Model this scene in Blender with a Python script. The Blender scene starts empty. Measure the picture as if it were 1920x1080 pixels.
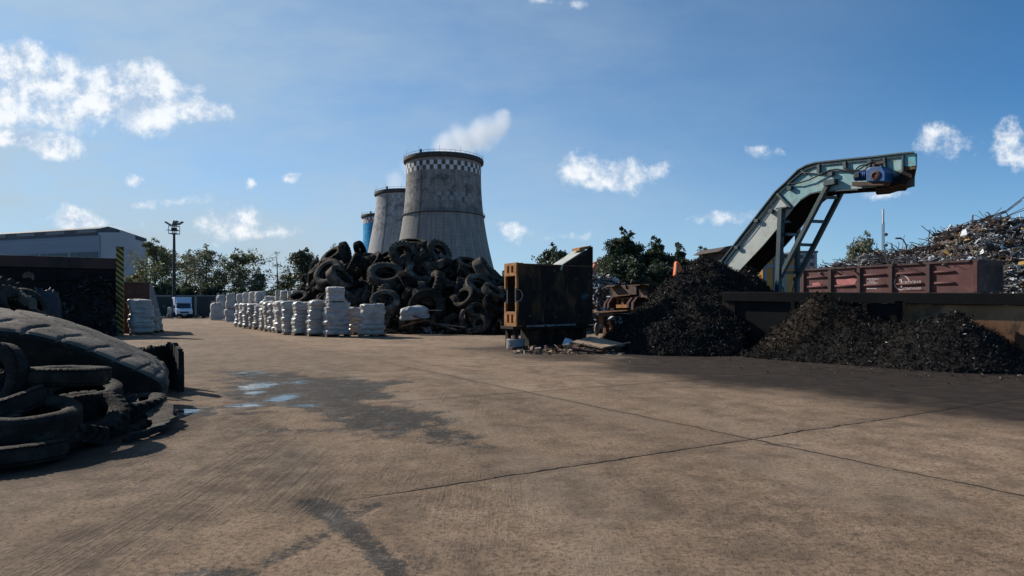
import bpy, bmesh, math, random
import numpy as np
from mathutils import Vector, Matrix, Quaternion
C = bpy.context.scene
COL = C.collection
rnd = random.Random(7)
nrg = np.random.default_rng(11)
PI = math.pi
# ------------------------------------------------------------------ camera
FPX, CH, HY = 1200.0, 1.7, 573.0          # focal length in px of the 1920 frame, eye height, horizon row
cam = bpy.data.cameras.new('camera'); camo = bpy.data.objects.new('camera', cam); COL.objects.link(camo)
camo.location = (0, 0, CH); camo.rotation_euler = (PI/2, 0, 0)
cam.sensor_width = 36; cam.lens = 36*FPX/1920; cam.shift_y = (HY-540)/1920
cam.clip_start = 0.05; cam.clip_end = 9000
C.camera = camo
C.view_settings.view_transform = 'Standard'; C.view_settings.look = 'None'
C.view_settings.gamma = 1; C.view_settings.use_curve_mapping = False
C.view_settings.exposure = 0.25
C.cycles.max_bounces = 6; C.cycles.transparent_max_bounces = 6; C.cycles.volume_bounces = 1
# ------------------------------------------------------------------ light
SUN_H = (-0.82, 0.57); SUN_EL = math.radians(31)
sun = bpy.data.lights.new('sun', 'SUN'); sun.energy = 5.0; sun.angle = math.radians(0.5); sun.color = (1, .93, .82)
suno = bpy.data.objects.new('sun', sun); COL.objects.link(suno)
sv = Vector((SUN_H[0]*math.cos(SUN_EL), SUN_H[1]*math.cos(SUN_EL), math.sin(SUN_EL))).normalized()
suno.rotation_euler = sv.to_track_quat('Z', 'Y').to_euler()
suno.location = (-20, 20, 40)

class NT:
    """small helper round a node tree"""
    def __init__(s, t): s.t = t; s.n = t.nodes; s.l = t.links
    def new(s, ty, **k):
        o = s.n.new(ty)
        for a, b in k.items(): setattr(o, a, b)
        return o
    def put(s, sock, v):
        if isinstance(v, bpy.types.NodeSocket): s.l.new(v, sock)
        elif v is not None:
            if hasattr(sock.default_value, '__len__') and not hasattr(v, '__len__'): v = [v]*len(sock.default_value)
            if hasattr(sock.default_value, '__len__') and len(sock.default_value) == 4 and len(v) == 3: v = (*v, 1)
            sock.default_value = v
    def math(s, op, a, b=None, c=None, clamp=False):
        o = s.new('ShaderNodeMath', operation=op); o.use_clamp = clamp
        s.put(o.inputs[0], a); s.put(o.inputs[1], b)
        if c is not None: s.put(o.inputs[2], c)
        return o.outputs[0]
    def vm(s, op, a, b=None):
        o = s.new('ShaderNodeVectorMath', operation=op); s.put(o.inputs[0], a)
        if b is not None: s.put(o.inputs[1], b)
        return o.outputs['Value'] if op in ('LENGTH', 'DOT_PRODUCT', 'DISTANCE') else o.outputs[0]
    def noise(s, v, scale, detail=4, rough=.55, dist=0):
        o = s.new('ShaderNodeTexNoise'); s.put(o.inputs['Vector'], v); o.inputs['Scale'].default_value = scale
        o.inputs['Detail'].default_value = detail; o.inputs['Roughness'].default_value = rough
        o.inputs['Distortion'].default_value = dist
        return o.outputs['Fac']
    def ramp(s, f, stops, interp='LINEAR'):
        o = s.new('ShaderNodeValToRGB'); s.put(o.inputs[0], f); r = o.color_ramp; r.interpolation = interp
        while len(r.elements) < len(stops): r.elements.new(.5)
        for e, (p, c) in zip(r.elements, stops):
            e.position = p; e.color = (*c, 1) if hasattr(c, '__len__') else (c, c, c, 1)
        return o.outputs[0]
    def mr(s, v, a, b, c=0., d=1., smooth=True):
        o = s.new('ShaderNodeMapRange'); o.interpolation_type = 'SMOOTHSTEP' if smooth else 'LINEAR'
        s.put(o.inputs['Value'], v)
        for i, x in zip(('From Min', 'From Max', 'To Min', 'To Max'), (a, b, c, d)): s.put(o.inputs[i], x)
        return o.outputs[0]
    def mix(s, f, a, b, blend='MIX'):
        o = s.new('ShaderNodeMix', data_type='RGBA', blend_type=blend); s.put(o.inputs[0], f)
        s.put(o.inputs[6], a); s.put(o.inputs[7], b)
        return o.outputs[2]
    def sep(s, v):
        o = s.new('ShaderNodeSeparateXYZ'); s.put(o.inputs[0], v); return o.outputs
    def comb(s, x, y, z):
        o = s.new('ShaderNodeCombineXYZ')
        for i, a in zip(o.inputs, (x, y, z)): s.put(i, a)
        return o.outputs[0]
    def bump(s, h, strength=.3, dist=.05):
        o = s.new('ShaderNodeBump'); o.inputs['Strength'].default_value = strength; o.inputs['Distance'].default_value = dist
        s.put(o.inputs['Height'], h); return o.outputs[0]

# ------------------------------------------------------------------ sky
W = bpy.data.worlds.new('World'); C.world = W; W.use_nodes = True
n = NT(W.node_tree); n.n.clear()
sky = n.new('ShaderNodeTexSky'); sky.sky_type = 'NISHITA'; sky.sun_disc = False
sky.sun_elevation = SUN_EL; sky.sun_rotation = math.atan2(SUN_H[0], SUN_H[1]); sky.altitude = 150
sky.air_density = .75; sky.dust_density = .25; sky.ozone_density = 10
SKY_STRENGTH = .108
d = n.new('ShaderNodeTexCoord').outputs['Generated']
x, y, z = n.sep(d)
ys = n.math('MAXIMUM', y, .02)
u = n.math('DIVIDE', x, ys); v = n.math('DIVIDE', z, ys)
uv = n.comb(u, v, 0)
warp = n.new('ShaderNodeTexNoise'); n.put(warp.inputs['Vector'], uv); warp.inputs['Scale'].default_value = 9; warp.inputs['Detail'].default_value = 5
uvw = n.vm('ADD', uv, n.vm('MULTIPLY', n.vm('SUBTRACT', warp.outputs['Color'], (.5, .5, .5)), (.085, .06, 0)))
# every cloud: centre and half size as directions (pixels of the view / focal length), weight
CL = [(25,120,70,52,1.3),(70,165,90,56,1.3),(150,185,120,56,1.45),(225,165,85,52,1.5),(290,178,85,50,1.4),(360,200,56,28,1.3),(20,215,120,40,.9),(120,222,130,28,.9),
      (30,258,62,22,1.2),(95,275,50,26,1.2),(143,412,46,24,1),(205,428,42,18,.6),(440,412,60,28,.8),(470,432,62,12,.6),
      (1142,322,84,36,1.1),(1428,288,36,12,.8),(1350,413,48,14,.8),(1785,245,46,32,.66),(1908,280,36,40,.75),(1655,362,64,16,.6),(1705,358,30,12,.5),
      (545,327,20,12,.9),(268,330,18,9,.7),(460,340,12,12,.6),(1093,4,20,12,.9),(967,437,45,16,.6),(1058,447,34,11,.6),(1010,3,30,8,.5),(350,376,40,10,.35),(275,378,20,10,.5),(620,210,60,8,.0)]
m = None
for cx, cy, ax, ay, w in CL:
    if w == 0: continue
    c = n.vm('MULTIPLY', n.vm('SUBTRACT', uvw, ((cx-960)/FPX, (HY-cy)/FPX, 0)), (FPX/ax/1.35, FPX/ay/1.35, 0))
    e = n.math('MULTIPLY', n.math('SUBTRACT', 1., n.vm('LENGTH', c)), w)
    m = e if m is None else n.math('MAXIMUM', m, e)
front = n.mr(y, .03, .15)
nz = n.noise(uv, 15, 10, .66)
nz2 = n.noise(n.vm('ADD', uv, (.016, -.020, 0)), 15, 10, .66)
dens = n.mr(n.math('ADD', m, n.math('MULTIPLY', n.math('SUBTRACT', nz, .5), 2.3)), .04, .74)
dens = n.math('MULTIPLY', n.math('MULTIPLY', dens, front), n.mr(n.noise(uv, 30, 6, .65), .3, .6, .72, .95))
shade = n.mr(n.math('SUBTRACT', nz, nz2), -.14, .12)           # billows: lit towards the sun, grey away from it
core = n.mr(m, .35, .9)
ccol = n.mix(n.math('MULTIPLY', n.math('SUBTRACT', 1., shade), n.math('ADD', .55, n.math('MULTIPLY', core, .45))), (.86, .885, .91), (.40, .52, .68))
# thin veil, thicker low and to the left (towards the sun)
veil = n.math('MULTIPLY', n.mr(n.noise(n.vm('MULTIPLY', uv, (1., 2.6, 1)), 2.6, 6, .6), .25, .75, .45, 1.), n.mr(u, .95, -.75, .0, .84))
veil = n.math('MULTIPLY', n.math('ADD', veil, n.mr(v, .36, .0, 0, .36)), front)
b1 = n.new('ShaderNodeBackground'); n.put(b1.inputs[0], n.mix(1., sky.outputs[0], (.90, 1.16, 1.02), 'MULTIPLY')); b1.inputs[1].default_value = SKY_STRENGTH
b2 = n.new('ShaderNodeBackground'); b2.inputs[0].default_value = (.58, .73, .85, 1); b2.inputs[1].default_value = .68
b3 = n.new('ShaderNodeBackground'); n.put(b3.inputs[0], ccol); b3.inputs[1].default_value = .95
m1 = n.new('ShaderNodeMixShader'); n.put(m1.inputs[0], veil); n.l.new(b1.outputs[0], m1.inputs[1]); n.l.new(b2.outputs[0], m1.inputs[2])
m2 = n.new('ShaderNodeMixShader'); n.put(m2.inputs[0], dens); n.l.new(m1.outputs[0], m2.inputs[1]); n.l.new(b3.outputs[0], m2.inputs[2])
wo = n.new('ShaderNodeOutputWorld'); n.l.new(m2.outputs[0], wo.inputs[0])

# ------------------------------------------------------------------ layout helpers
ROT = math.atan2(.482, .876)                       # the yard's grid: B = right and away, A = left and away
Bv = np.array([.876, .482]); Av = np.array([-.482, .876])
def at(px, py, D): return Vector(((px-960)/FPX*D, D, CH+(HY-py)/FPX*D))
def gd(py): return CH*FPX/(py-HY)
def G(px, py): p = at(px, py, gd(py)); return Vector((p.x, p.y, 0))
def on_plane(px, py, o, dr):
    """where the sight line of a photo point meets the vertical plane through o along dr: (distance along dr, height, D)"""
    k = (px-960)/FPX
    t = (k*o[1]-o[0])/(dr[0]-k*dr[1]); D = o[1]+dr[1]*t
    return t, CH+(HY-py)/FPX*D, D

# ------------------------------------------------------------------ object helpers
def tag(o, label=None, cat=None, group=None, kind=None):
    if label: o['label'] = label
    if cat: o['category'] = cat
    if group: o['group'] = group
    if kind: o['kind'] = kind
    return o
def thing(name, label, cat, loc=(0, 0, 0), rz=0, group=None):
    o = bpy.data.objects.new(name, None); COL.objects.link(o); o.empty_display_size = .3
    o.location = loc; o.rotation_euler = (0, 0, rz)
    return tag(o, label, cat, group)
def copy_tree(o, parent=None):
    c = o.copy(); COL.objects.link(c)
    if parent: c.parent = parent
    for ch in list(o.children): copy_tree(ch, c)
    return c
def grid_faces(nu, nv, closed_u=False, closed_v=False, off=0):
    F = []
    for i in range(nu if closed_u else nu-1):
        for j in range(nv if closed_v else nv-1):
            a = i*nv+j; b = i*nv+(j+1) % nv; c = ((i+1) % nu)*nv+(j+1) % nv; e = ((i+1) % nu)*nv+j
            F.append((off+a, off+b, off+c, off+e))
    return F
class MB:
    def __init__(s): s.v = []; s.f = []; s.m = []
    def add(s, V, F, mi=0):
        o = len(s.v); s.v.extend([tuple(p) for p in V]); s.f.extend([tuple(i+o for i in f) for f in F]); s.m.extend([mi]*len(F)); return s
    def box(s, x0, x1, y0, y1, z0, z1, mi=0, M=None):
        V = [(x, y, z) for x in (x0, x1) for y in (y0, y1) for z in (z0, z1)]
        if M is not None: V = [M @ Vector(p) for p in V]
        return s.add(V, [(0, 1, 3, 2), (4, 6, 7, 5), (0, 4, 5, 1), (2, 3, 7, 6), (0, 2, 6, 4), (1, 5, 7, 3)], mi)
    def bar(s, p, q, w, h, mi=0, up=(0, 0, 1)):
        p = Vector(p); q = Vector(q); d = (q-p); L = d.length; d.normalize(); u = Vector(up)
        r = d.cross(u)
        if r.length < 1e-3: r = d.cross(Vector((1, 0, 0)))
        r.normalize(); u = r.cross(d)
        V = [e+r*a*w/2+u*b*h/2 for e in (p, q) for a in (-1, 1) for b in (-1, 1)]
        return s.add(V, [(0, 1, 3, 2), (4, 6, 7, 5), (0, 4, 5, 1), (2, 3, 7, 6), (0, 2, 6, 4), (1, 5, 7, 3)], mi)
    def tube(s, pts, r, n=8, mi=0, caps=True):
        pts = [Vector(p) for p in pts]; k = len(pts); rr = r if hasattr(r, '__len__') else [r]*k
        V = []; ref = None
        for i, p in enumerate(pts):
            d = (pts[min(i+1, k-1)]-pts[max(i-1, 0)]).normalized()
            if ref is None or abs(ref.dot(d)) > .95:
                ref = Vector((0, 0, 1)) if abs(d.z) < .9 else Vector((1, 0, 0))
            a = d.cross(ref).normalized(); b = a.cross(d)
            ref = b
            for j in range(n):
                t = 2*PI*j/n; V.append(p+(a*math.cos(t)+b*math.sin(t))*rr[i])
        F = grid_faces(k, n, False, True)
        if caps: F += [tuple(range(n))[::-1], tuple(range((k-1)*n, k*n))]
        return s.add(V, F, mi)
    def lathe(s, prof, n=32, mi=0, M=None, caps=False, closed=False):
        V = []
        for i in range(n):
            t = 2*PI*i/n
            for r, z in prof: V.append(Vector((r*math.cos(t), r*math.sin(t), z)))
        if M is not None: V = [M @ p for p in V]
        k = len(prof); F = grid_faces(n, k, True, closed)
        F = [f[::-1] for f in F]
        if caps: F += [tuple(i*k for i in range(n))[::-1], tuple(i*k+k-1 for i in range(n))]
        return s.add(V, F, mi)
    def prism(s, poly, o, ux, uy, ext, mi=0):
        """polygon (2-D, counter-clockwise seen against ext) in the plane o+ux*a+uy*b pushed along ext"""
        o = Vector(o); ux = Vector(ux); uy = Vector(uy); ext = Vector(ext)
        P = [o+ux*a+uy*b for a, b in poly]; k = len(P)
        V = P+[p+ext for p in P]
        F = [tuple(range(k)), tuple(range(2*k-1, k-1, -1))]+[(i, i+k, (i+1) % k+k, (i+1) % k) for i in range(k)]
        return s.add(V, F, mi)
    def build(s, name, mats, parent=None, smooth=None, bevel=0, label=None, loc=None, fixn=True):
        me = bpy.data.meshes.new(name); me.from_pydata(s.v, [], s.f)
        mats = mats if isinstance(mats, (list, tuple)) else [mats]
        for m in mats: me.materials.append(m)
        if len(mats) > 1: me.polygons.foreach_set('material_index', s.m)
        if fixn:
            bm = bmesh.new(); bm.from_mesh(me); bmesh.ops.recalc_face_normals(bm, faces=bm.faces); bm.to_mesh(me); bm.free()
        if smooth is not None:
            me.polygons.foreach_set('use_smooth', [True]*len(me.polygons)); me.set_sharp_from_angle(angle=math.radians(smooth))
        me.update()
        o = bpy.data.objects.new(name, me); COL.objects.link(o)
        if parent: o.parent = parent
        if loc is not None: o.location = loc
        if bevel:
            b = o.modifiers.new('bevel', 'BEVEL'); b.width = bevel; b.segments = 2; b.limit_method = 'ANGLE'; b.angle_limit = math.radians(40)
        if label: o['label'] = label
        return o
def fast_mesh(name, V, Q, mats, parent=None, mi=None, smooth=False):
    """numpy verts and quads"""
    me = bpy.data.meshes.new(name); V = np.asarray(V, np.float32); Q = np.asarray(Q, np.int32)
    me.vertices.add(len(V)); me.vertices.foreach_set('co', V.ravel())
    me.loops.add(Q.size); me.loops.foreach_set('vertex_index', Q.ravel())
    me.polygons.add(len(Q)); me.polygons.foreach_set('loop_start', np.arange(len(Q), dtype=np.int32)*4)
    mats = mats if isinstance(mats, (list, tuple)) else [mats]
    for m in mats: me.materials.append(m)
    if mi is not None: me.polygons.foreach_set('material_index', np.asarray(mi, np.int32))
    me.polygons.foreach_set('use_smooth', np.full(len(Q), smooth))
    me.update(calc_edges=True); me.validate()
    o = bpy.data.objects.new(name, me); COL.objects.link(o)
    if parent: o.parent = parent
    return o
def hsh(i, j, k):
    h = (i*374761393+j*668265263+k*2147483647) & 0xffffffff
    h = ((h ^ (h >> 13))*1274126177) & 0xffffffff
    return ((h ^ (h >> 16)) & 0xffff)/65535.0
def vnoise(p):
    p = np.asarray(p, float); i = np.floor(p).astype(np.int64); f = p-i; f = f*f*(3-2*f); r = 0
    for a in (0, 1):
        for b in (0, 1):
            for c in (0, 1):
                w = (f[..., 0] if a else 1-f[..., 0])*(f[..., 1] if b else 1-f[..., 1])*(f[..., 2] if c else 1-f[..., 2])
                r = r+w*hsh(i[..., 0]+a, i[..., 1]+b, i[..., 2]+c)
    return r
def fbm(p, o=4):
    p = np.asarray(p, float); r = 0; a = .5; t = 0
    for k in range(o):
        r = r+a*vnoise(p+17.3*k); t += a; a *= .5; p = p*2.03
    return r/t
def sstep(x, a, b):
    t = np.clip((x-a)/(b-a), 0, 1); return t*t*(3-2*t)

# ------------------------------------------------------------------ materials
def pmat(name, cols, scale=3, rough=.75, bump=.25, bscale=30, metal=0, detail=6, grime=None, gscale=1.3, grange=(.52, .68), gamt=.8,
         spec=.4, stretch=(1, 1, 1), rand=0., vary=0., rvar=.1, bdist=.02):
    """cols: two or three colours mixed by a cloudy noise; grime: a further colour in blotches (rust, dirt, wear)"""
    m = bpy.data.materials.new(name); m.use_nodes = True; n = NT(m.node_tree); p = n.n['Principled BSDF']
    tc = n.new('ShaderNodeTexCoord').outputs['Object']
    oi = n.new('ShaderNodeObjectInfo').outputs['Random']
    v = n.vm('ADD', n.vm('MULTIPLY', tc, stretch), n.comb(n.math('MULTIPLY', oi, 37.), n.math('MULTIPLY', oi, 91.), n.math('MULTIPLY', oi, 53.)))
    f = n.noise(v, scale, detail, .62)
    st = [(.32, cols[0]), (.68, cols[-1])] if len(cols) < 3 else [(.3, cols[0]), (.5, cols[1]), (.7, cols[2])]
    c = n.ramp(f, st)
    if grime is not None:
        g = n.mr(n.noise(n.vm('ADD', v, (7.1, 3.3, 9.7)), gscale, 7, .65), grange[0], grange[1], 0, gamt)
        c = n.mix(g, c, grime)
    if vary:
        k = n.mr(oi, 0, 1, 1-vary, 1+vary, False)
        c = n.mix(1., c, n.comb(k, k, k), 'MULTIPLY')
    n.put(p.inputs['Base Color'], c)
    fine = n.noise(v, bscale, 4, .6)
    n.put(p.inputs['Roughness'], n.mr(fine, .3, .7, rough-rvar, min(1, rough+rvar)))
    p.inputs['Metallic'].default_value = metal; p.inputs['Specular IOR Level'].default_value = spec
    if bump:
        n.put(p.inputs['Normal'], n.bump(n.math('ADD', fine, n.math('MULTIPLY', f, 1.5)), bump, bdist))
    return m
M = {}
M['rubber'] = pmat('dusty_rubber', [(.016, .0135, .0115), (.046, .037, .029), (.13, .102, .076)], 1.7, .9, .45, 26, vary=.75, spec=.12, grime=(.16, .135, .11), gscale=2.4, grange=(.58, .75), gamt=.55)
M['rubber_dust'] = pmat('dust_caked_rubber', [(.06, .048, .038), (.125, .10, .08), (.185, .15, .12)], 1.6, .95, .6, 22, grime=(.03, .028, .027), gscale=2.2, grange=(.55, .7), gamt=.7, spec=.2)
M['rubber_dark'] = pmat('dark_rubber', [(.009, .009, .009), (.015, .014, .014), (.03, .027, .024)], 2.2, .8, .4, 30, spec=.18)
M['rubber_side'] = pmat('grey_sidewall_rubber', [(.010, .009, .0085), (.02, .0175, .015), (.045, .037, .03)], 2.2, .9, .5, 18, grime=(.10, .08, .06), gscale=2.2, grange=(.55, .75), gamt=.6, spec=.15)
M['shred'] = pmat('shredded_rubber', [(.008, .0072, .0065), (.018, .0155, .0135), (.042, .035, .029)], 5, .85, .3, 40, spec=.07)
M['shred_brown'] = pmat('brown_shredded_rubber', [(.012, .009, .0072), (.026, .019, .014), (.06, .043, .03)], 4, .85, .3, 40, spec=.07)
M['shred_shine'] = pmat('shiny_shred', [(.03, .028, .026), (.065, .06, .055), (.12, .112, .10)], 6, .6, .2, 40, spec=.2)
M['fleck'] = pmat('pale_fleck', [(.3, .29, .27), (.5, .48, .45)], 5, .7)
M['rust'] = pmat('rusty_steel', [(.075, .036, .02), (.125, .06, .03), (.19, .095, .048)], 3.4, .85, .4, 34, grime=(.05, .03, .022), gscale=1.8, spec=.3)
M['rust_orange'] = pmat('orange_rust', [(.20, .085, .026), (.33, .145, .045), (.42, .20, .075)], 3, .85, .4, 34, grime=(.09, .045, .025), gscale=2.2, spec=.3)
M['rust_dark'] = pmat('dark_rusted_steel', [(.010, .009, .008), (.018, .014, .012), (.036, .022, .014)], 1.3, .8, .3, 30, grime=(.11, .052, .024), gscale=1.7, grange=(.47, .68), gamt=.8, spec=.15, stretch=(1, 1, .55))
M['rust_brown'] = pmat('brown_painted_steel', [(.05, .026, .02), (.075, .036, .027), (.10, .05, .036)], 2, .75, .3, 28, grime=(.02, .016, .015), gscale=1.5)
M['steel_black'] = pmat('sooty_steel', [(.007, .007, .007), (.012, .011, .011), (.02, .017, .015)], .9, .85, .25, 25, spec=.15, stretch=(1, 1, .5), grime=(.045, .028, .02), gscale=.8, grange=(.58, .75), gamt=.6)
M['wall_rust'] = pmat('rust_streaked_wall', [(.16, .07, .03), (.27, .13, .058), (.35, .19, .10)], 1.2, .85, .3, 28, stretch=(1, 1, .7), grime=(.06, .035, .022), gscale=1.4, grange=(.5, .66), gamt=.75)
M['brown_band'] = pmat('brown_steel_band', [(.045, .022, .018), (.065, .032, .026)], .8, .75, .2, 20, grime=(.018, .012, .011), gscale=.7)
M['plate_tan'] = pmat('tan_dusty_plate', [(.19, .125, .075), (.30, .205, .13), (.38, .27, .18)], 2.6, .85, .3, 40, grime=(.13, .06, .03), gscale=2.2)
M['plastic'] = pmat('stretch_wrap', [(.23, .21, .19), (.335, .305, .275), (.46, .42, .38)], 2.2, .45, .7, 9, stretch=(1, 1, 3.2), grime=(.22, .20, .175), gscale=1.6, gamt=.7, spec=.5, rvar=.15, vary=.1)
M['bag'] = pmat('woven_bag', [(.30, .28, .25), (.40, .37, .33), (.50, .47, .42)], 3, .8, .5, 12, grime=(.32, .29, .25), gscale=2, gamt=.6, vary=.1)
M['bag_speckle'] = pmat('speckled_bag', [(.30, .27, .23), (.46, .43, .37), (.62, .59, .53)], 9, .85, .5, 22, grime=(.2, .17, .14), gscale=7, gamt=.7, vary=.1)
M['wood'] = pmat('pallet_wood', [(.09, .062, .04), (.15, .105, .07), (.22, .16, .11)], 5, .85, .3, 40, stretch=(1, 6, 6))
M['teal'] = pmat('faded_teal_paint', [(.13, .27, .29), (.20, .36, .37), (.29, .42, .41)], 1.6, .6, .2, 30, grime=(.17, .16, .13), gscale=2.6, grange=(.48, .68), gamt=.8)
M['teal_pale'] = pmat('pale_worn_paint', [(.33, .37, .35), (.41, .425, .385), (.46, .45, .395)], 1.5, .65, .2, 30, grime=(.17, .125, .085), gscale=3.0, grange=(.5, .72), gamt=.75)
M['teal_dark'] = pmat('dark_teal_paint', [(.014, .034, .042), (.024, .05, .058), (.04, .068, .075)], 1.8, .6, .2, 30, grime=(.05, .035, .025), gscale=2.5)
M['cyan'] = pmat('cyan_paint', [(.06, .30, .36), (.11, .40, .45)], 2, .55, .15, 30, grime=(.2, .15, .1), gscale=3)
M['blue'] = pmat('blue_machine_paint', [(.008, .055, .17), (.014, .09, .26)], 3, .45, .15, 30, grime=(.03, .03, .04), gscale=4)
M['belly'] = pmat('black_belly_steel', [(.004, .004, .004), (.008, .007, .006)], 3, .9, .2, 30, grime=(.02, .012, .008), spec=.05)
M['black'] = pmat('black_matt', [(.008, .008, .009), (.016, .016, .016)], 3, .7, .2, 30)
M['cable'] = pmat('black_cable', [(.01, .01, .012), (.02, .02, .022)], 3, .55, .1, 30)
M['wagon'] = pmat('wagon_maroon', [(.068, .024, .022), (.095, .034, .031), (.14, .058, .052)], 1.1, .75, .25, 24, grime=(.075, .03, .028), gscale=1.4, grange=(.5, .7), gamt=.75)
M['wagon_dark'] = pmat('wagon_dark_trim', [(.05, .028, .025), (.085, .048, .042)], 1.5, .8, .25, 24)
M['white_mark'] = pmat('chalky_white', [(.45, .38, .36), (.7, .66, .62)], 6, .85, 0)
M['pink_mark'] = pmat('scraped_red', [(.36, .10, .095), (.5, .2, .18)], 4, .8, 0)
M['ochre'] = pmat('ochre_panel', [(.32, .165, .035), (.42, .22, .05)], 1.4, .7, .15, 25, grime=(.18, .10, .04), gscale=2)
M['blue_trim'] = pmat('blue_grey_trim', [(.10, .18, .26), (.15, .25, .34)], 2, .65, .15, 25)
M['roof_brown'] = pmat('dull_brown_roof', [(.045, .035, .03), (.085, .065, .055)], 2, .8, .2, 25)
M['conc'] = pmat('weathered_concrete', [(.17, .165, .155), (.24, .23, .215), (.30, .29, .27)], 1.1, .9, .3, 24, grime=(.10, .095, .09), gscale=.6, gamt=.6)
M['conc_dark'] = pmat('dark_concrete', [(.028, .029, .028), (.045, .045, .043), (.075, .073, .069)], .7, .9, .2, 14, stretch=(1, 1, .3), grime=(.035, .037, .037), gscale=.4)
M['green_dark'] = pmat('dark_green_steel', [(.016, .032, .030), (.026, .046, .042)], .9, .7, .2, 15)
M['white_paint'] = pmat('white_vehicle_paint', [(.66, .69, .74), (.74, .77, .80)], 1.2, .35, 0, 20, spec=.5)
M['box_paint'] = pmat('pale_blue_box_panel', [(.42, .50, .60), (.50, .58, .68)], 1.2, .5, 0, 20)
M['glass'] = pmat('dark_glass', [(.02, .03, .04), (.035, .05, .065)], 1, .08, 0, 10, spec=.8, rvar=.02)
M['lamp_glass'] = pmat('lamp_glass', [(.5, .52, .55), (.6, .62, .65)], 2, .15, 0, spec=.8, rvar=.03)
M['grey_metal'] = pmat('grey_galvanised', [(.13, .14, .145), (.2, .21, .215)], 2, .6, .1, 20, metal=.3)
M['dark_metal'] = pmat('dark_lamp_metal', [(.02, .022, .024), (.035, .038, .04)], 2, .6, .1, 20)
M['orange'] = pmat('orange_machine_paint', [(.62, .12, .03), (.75, .19, .055)], 2, .6, .1, 20, grime=(.4, .1, .04), gscale=3)
M['siding'] = pmat('grey_blue_siding', [(.17, .22, .27), (.21, .27, .325)], .16, .7, .0, 4, stretch=(.12, .12, 9))
M['gable'] = pmat('pale_gable_panel', [(.30, .33, .36), (.36, .39, .415)], .15, .75, .0, 4)
M['roof_grey'] = pmat('dark_grey_roof', [(.06, .07, .08), (.10, .11, .125)], .3, .8, 0)
M['strip_glass'] = pmat('strip_windows', [(.03, .04, .05), (.06, .075, .09)], .5, .4, 0, spec=.3)
M['red_roof'] = pmat('red_roof_tile', [(.28, .09, .06), (.38, .13, .085)], 1, .85, 0)
M['grey_block'] = pmat('grey_apartment_wall', [(.20, .22, .25), (.27, .29, .32)], .3, .85, 0)
M['scrap_rust'] = pmat('scrap_rust', [(.035, .023, .018), (.07, .045, .033), (.13, .09, .066)], 2, .8, .3, 20)
M['scrap_grey'] = pmat('scrap_grey', [(.06, .06, .06), (.15, .145, .14), (.28, .275, .265)], 1.5, .6, .2, 20, metal=.2)
M['scrap_white'] = pmat('scrap_white', [(.42, .43, .45), (.62, .63, .64)], 1.5, .6, .1, 20)
M['scrap_yellow'] = pmat('scrap_yellow', [(.42, .24, .05), (.52, .32, .09)], 1.5, .6, .1, 20)
M['tarp'] = pmat('dark_blue_tarp', [(.010, .016, .026), (.018, .027, .042)], 1.5, .6, .2, 12)
M['bark'] = pmat('bark', [(.045, .036, .03), (.085, .07, .058)], 2, .9, .3, 12)
M['ballast'] = pmat('ballast', [(.05, .045, .042), (.11, .10, .09)], 6, .95, .4, 12)
def leafmat(name, a, b, c):
    m = bpy.data.materials.new(name); m.use_nodes = True; n = NT(m.node_tree); p = n.n['Principled BSDF']
    ri = n.new('ShaderNodeNewGeometry').outputs['Random Per Island']
    tc = n.new('ShaderNodeTexCoord').outputs['Object']
    f = n.math('ADD', n.math('MULTIPLY', ri, .55), n.math('MULTIPLY', n.noise(tc, .55, 3), .6))
    col = n.ramp(f, [(.25, a), (.55, b), (.85, c)])
    n.put(p.inputs['Base Color'], col); p.inputs['Roughness'].default_value = .55; p.inputs['Specular IOR Level'].default_value = .35
    t = n.new('ShaderNodeBsdfTranslucent'); n.put(t.inputs[0], col)
    mx = n.new('ShaderNodeMixShader'); mx.inputs[0].default_value = .3
    n.l.new(p.outputs[0], mx.inputs[1]); n.l.new(t.outputs[0], mx.inputs[2]); n.l.new(mx.outputs[0], n.n['Material Output'].inputs[0])
    return m
M['leaf_a'] = leafmat('olive_leaves', (.055, .068, .03), (.125, .14, .062), (.22, .22, .115))
M['leaf_b'] = leafmat('dark_green_leaves', (.022, .032, .019), (.045, .062, .034), (.10, .115, .062))
M['leaf_c'] = leafmat('grey_green_leaves', (.065, .08, .052), (.135, .15, .095), (.24, .24, .165))
# ================================================================== GROUND
def seg_dist(X, Y, pts):
    """distance to a polyline given as photo points on the ground"""
    P = [G(*p) for p in pts]; best = np.full(X.shape, 1e9); 
    for a, b in zip(P[:-1], P[1:]):
        dx, dy = b.x-a.x, b.y-a.y; t = np.clip(((X-a.x)*dx+(Y-a.y)*dy)/(dx*dx+dy*dy), 0, 1)
        best = np.minimum(best, np.hypot(X-a.x-t*dx, Y-a.y-t*dy))
    return best
def poly_sd(X, Y, pts):
    """signed distance to an outline on the ground (inside is positive)"""
    P = [G(*p) for p in pts]; best = np.full(X.shape, 1e9); ins = np.zeros(X.shape, bool)
    for a, b in zip(P, P[1:]+P[:1]):
        dx, dy = b.x-a.x, b.y-a.y; t = np.clip(((X-a.x)*dx+(Y-a.y)*dy)/(dx*dx+dy*dy+1e-9), 0, 1)
        best = np.minimum(best, np.hypot(X-a.x-t*dx, Y-a.y-t*dy))
        c = ((a.y > Y) != (b.y > Y)) & (X < (b.x-a.x)*(Y-a.y)/((b.y-a.y) if abs(b.y-a.y) > 1e-9 else 1e-9)+a.x)
        ins ^= c
    return np.where(ins, best, -best)
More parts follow.
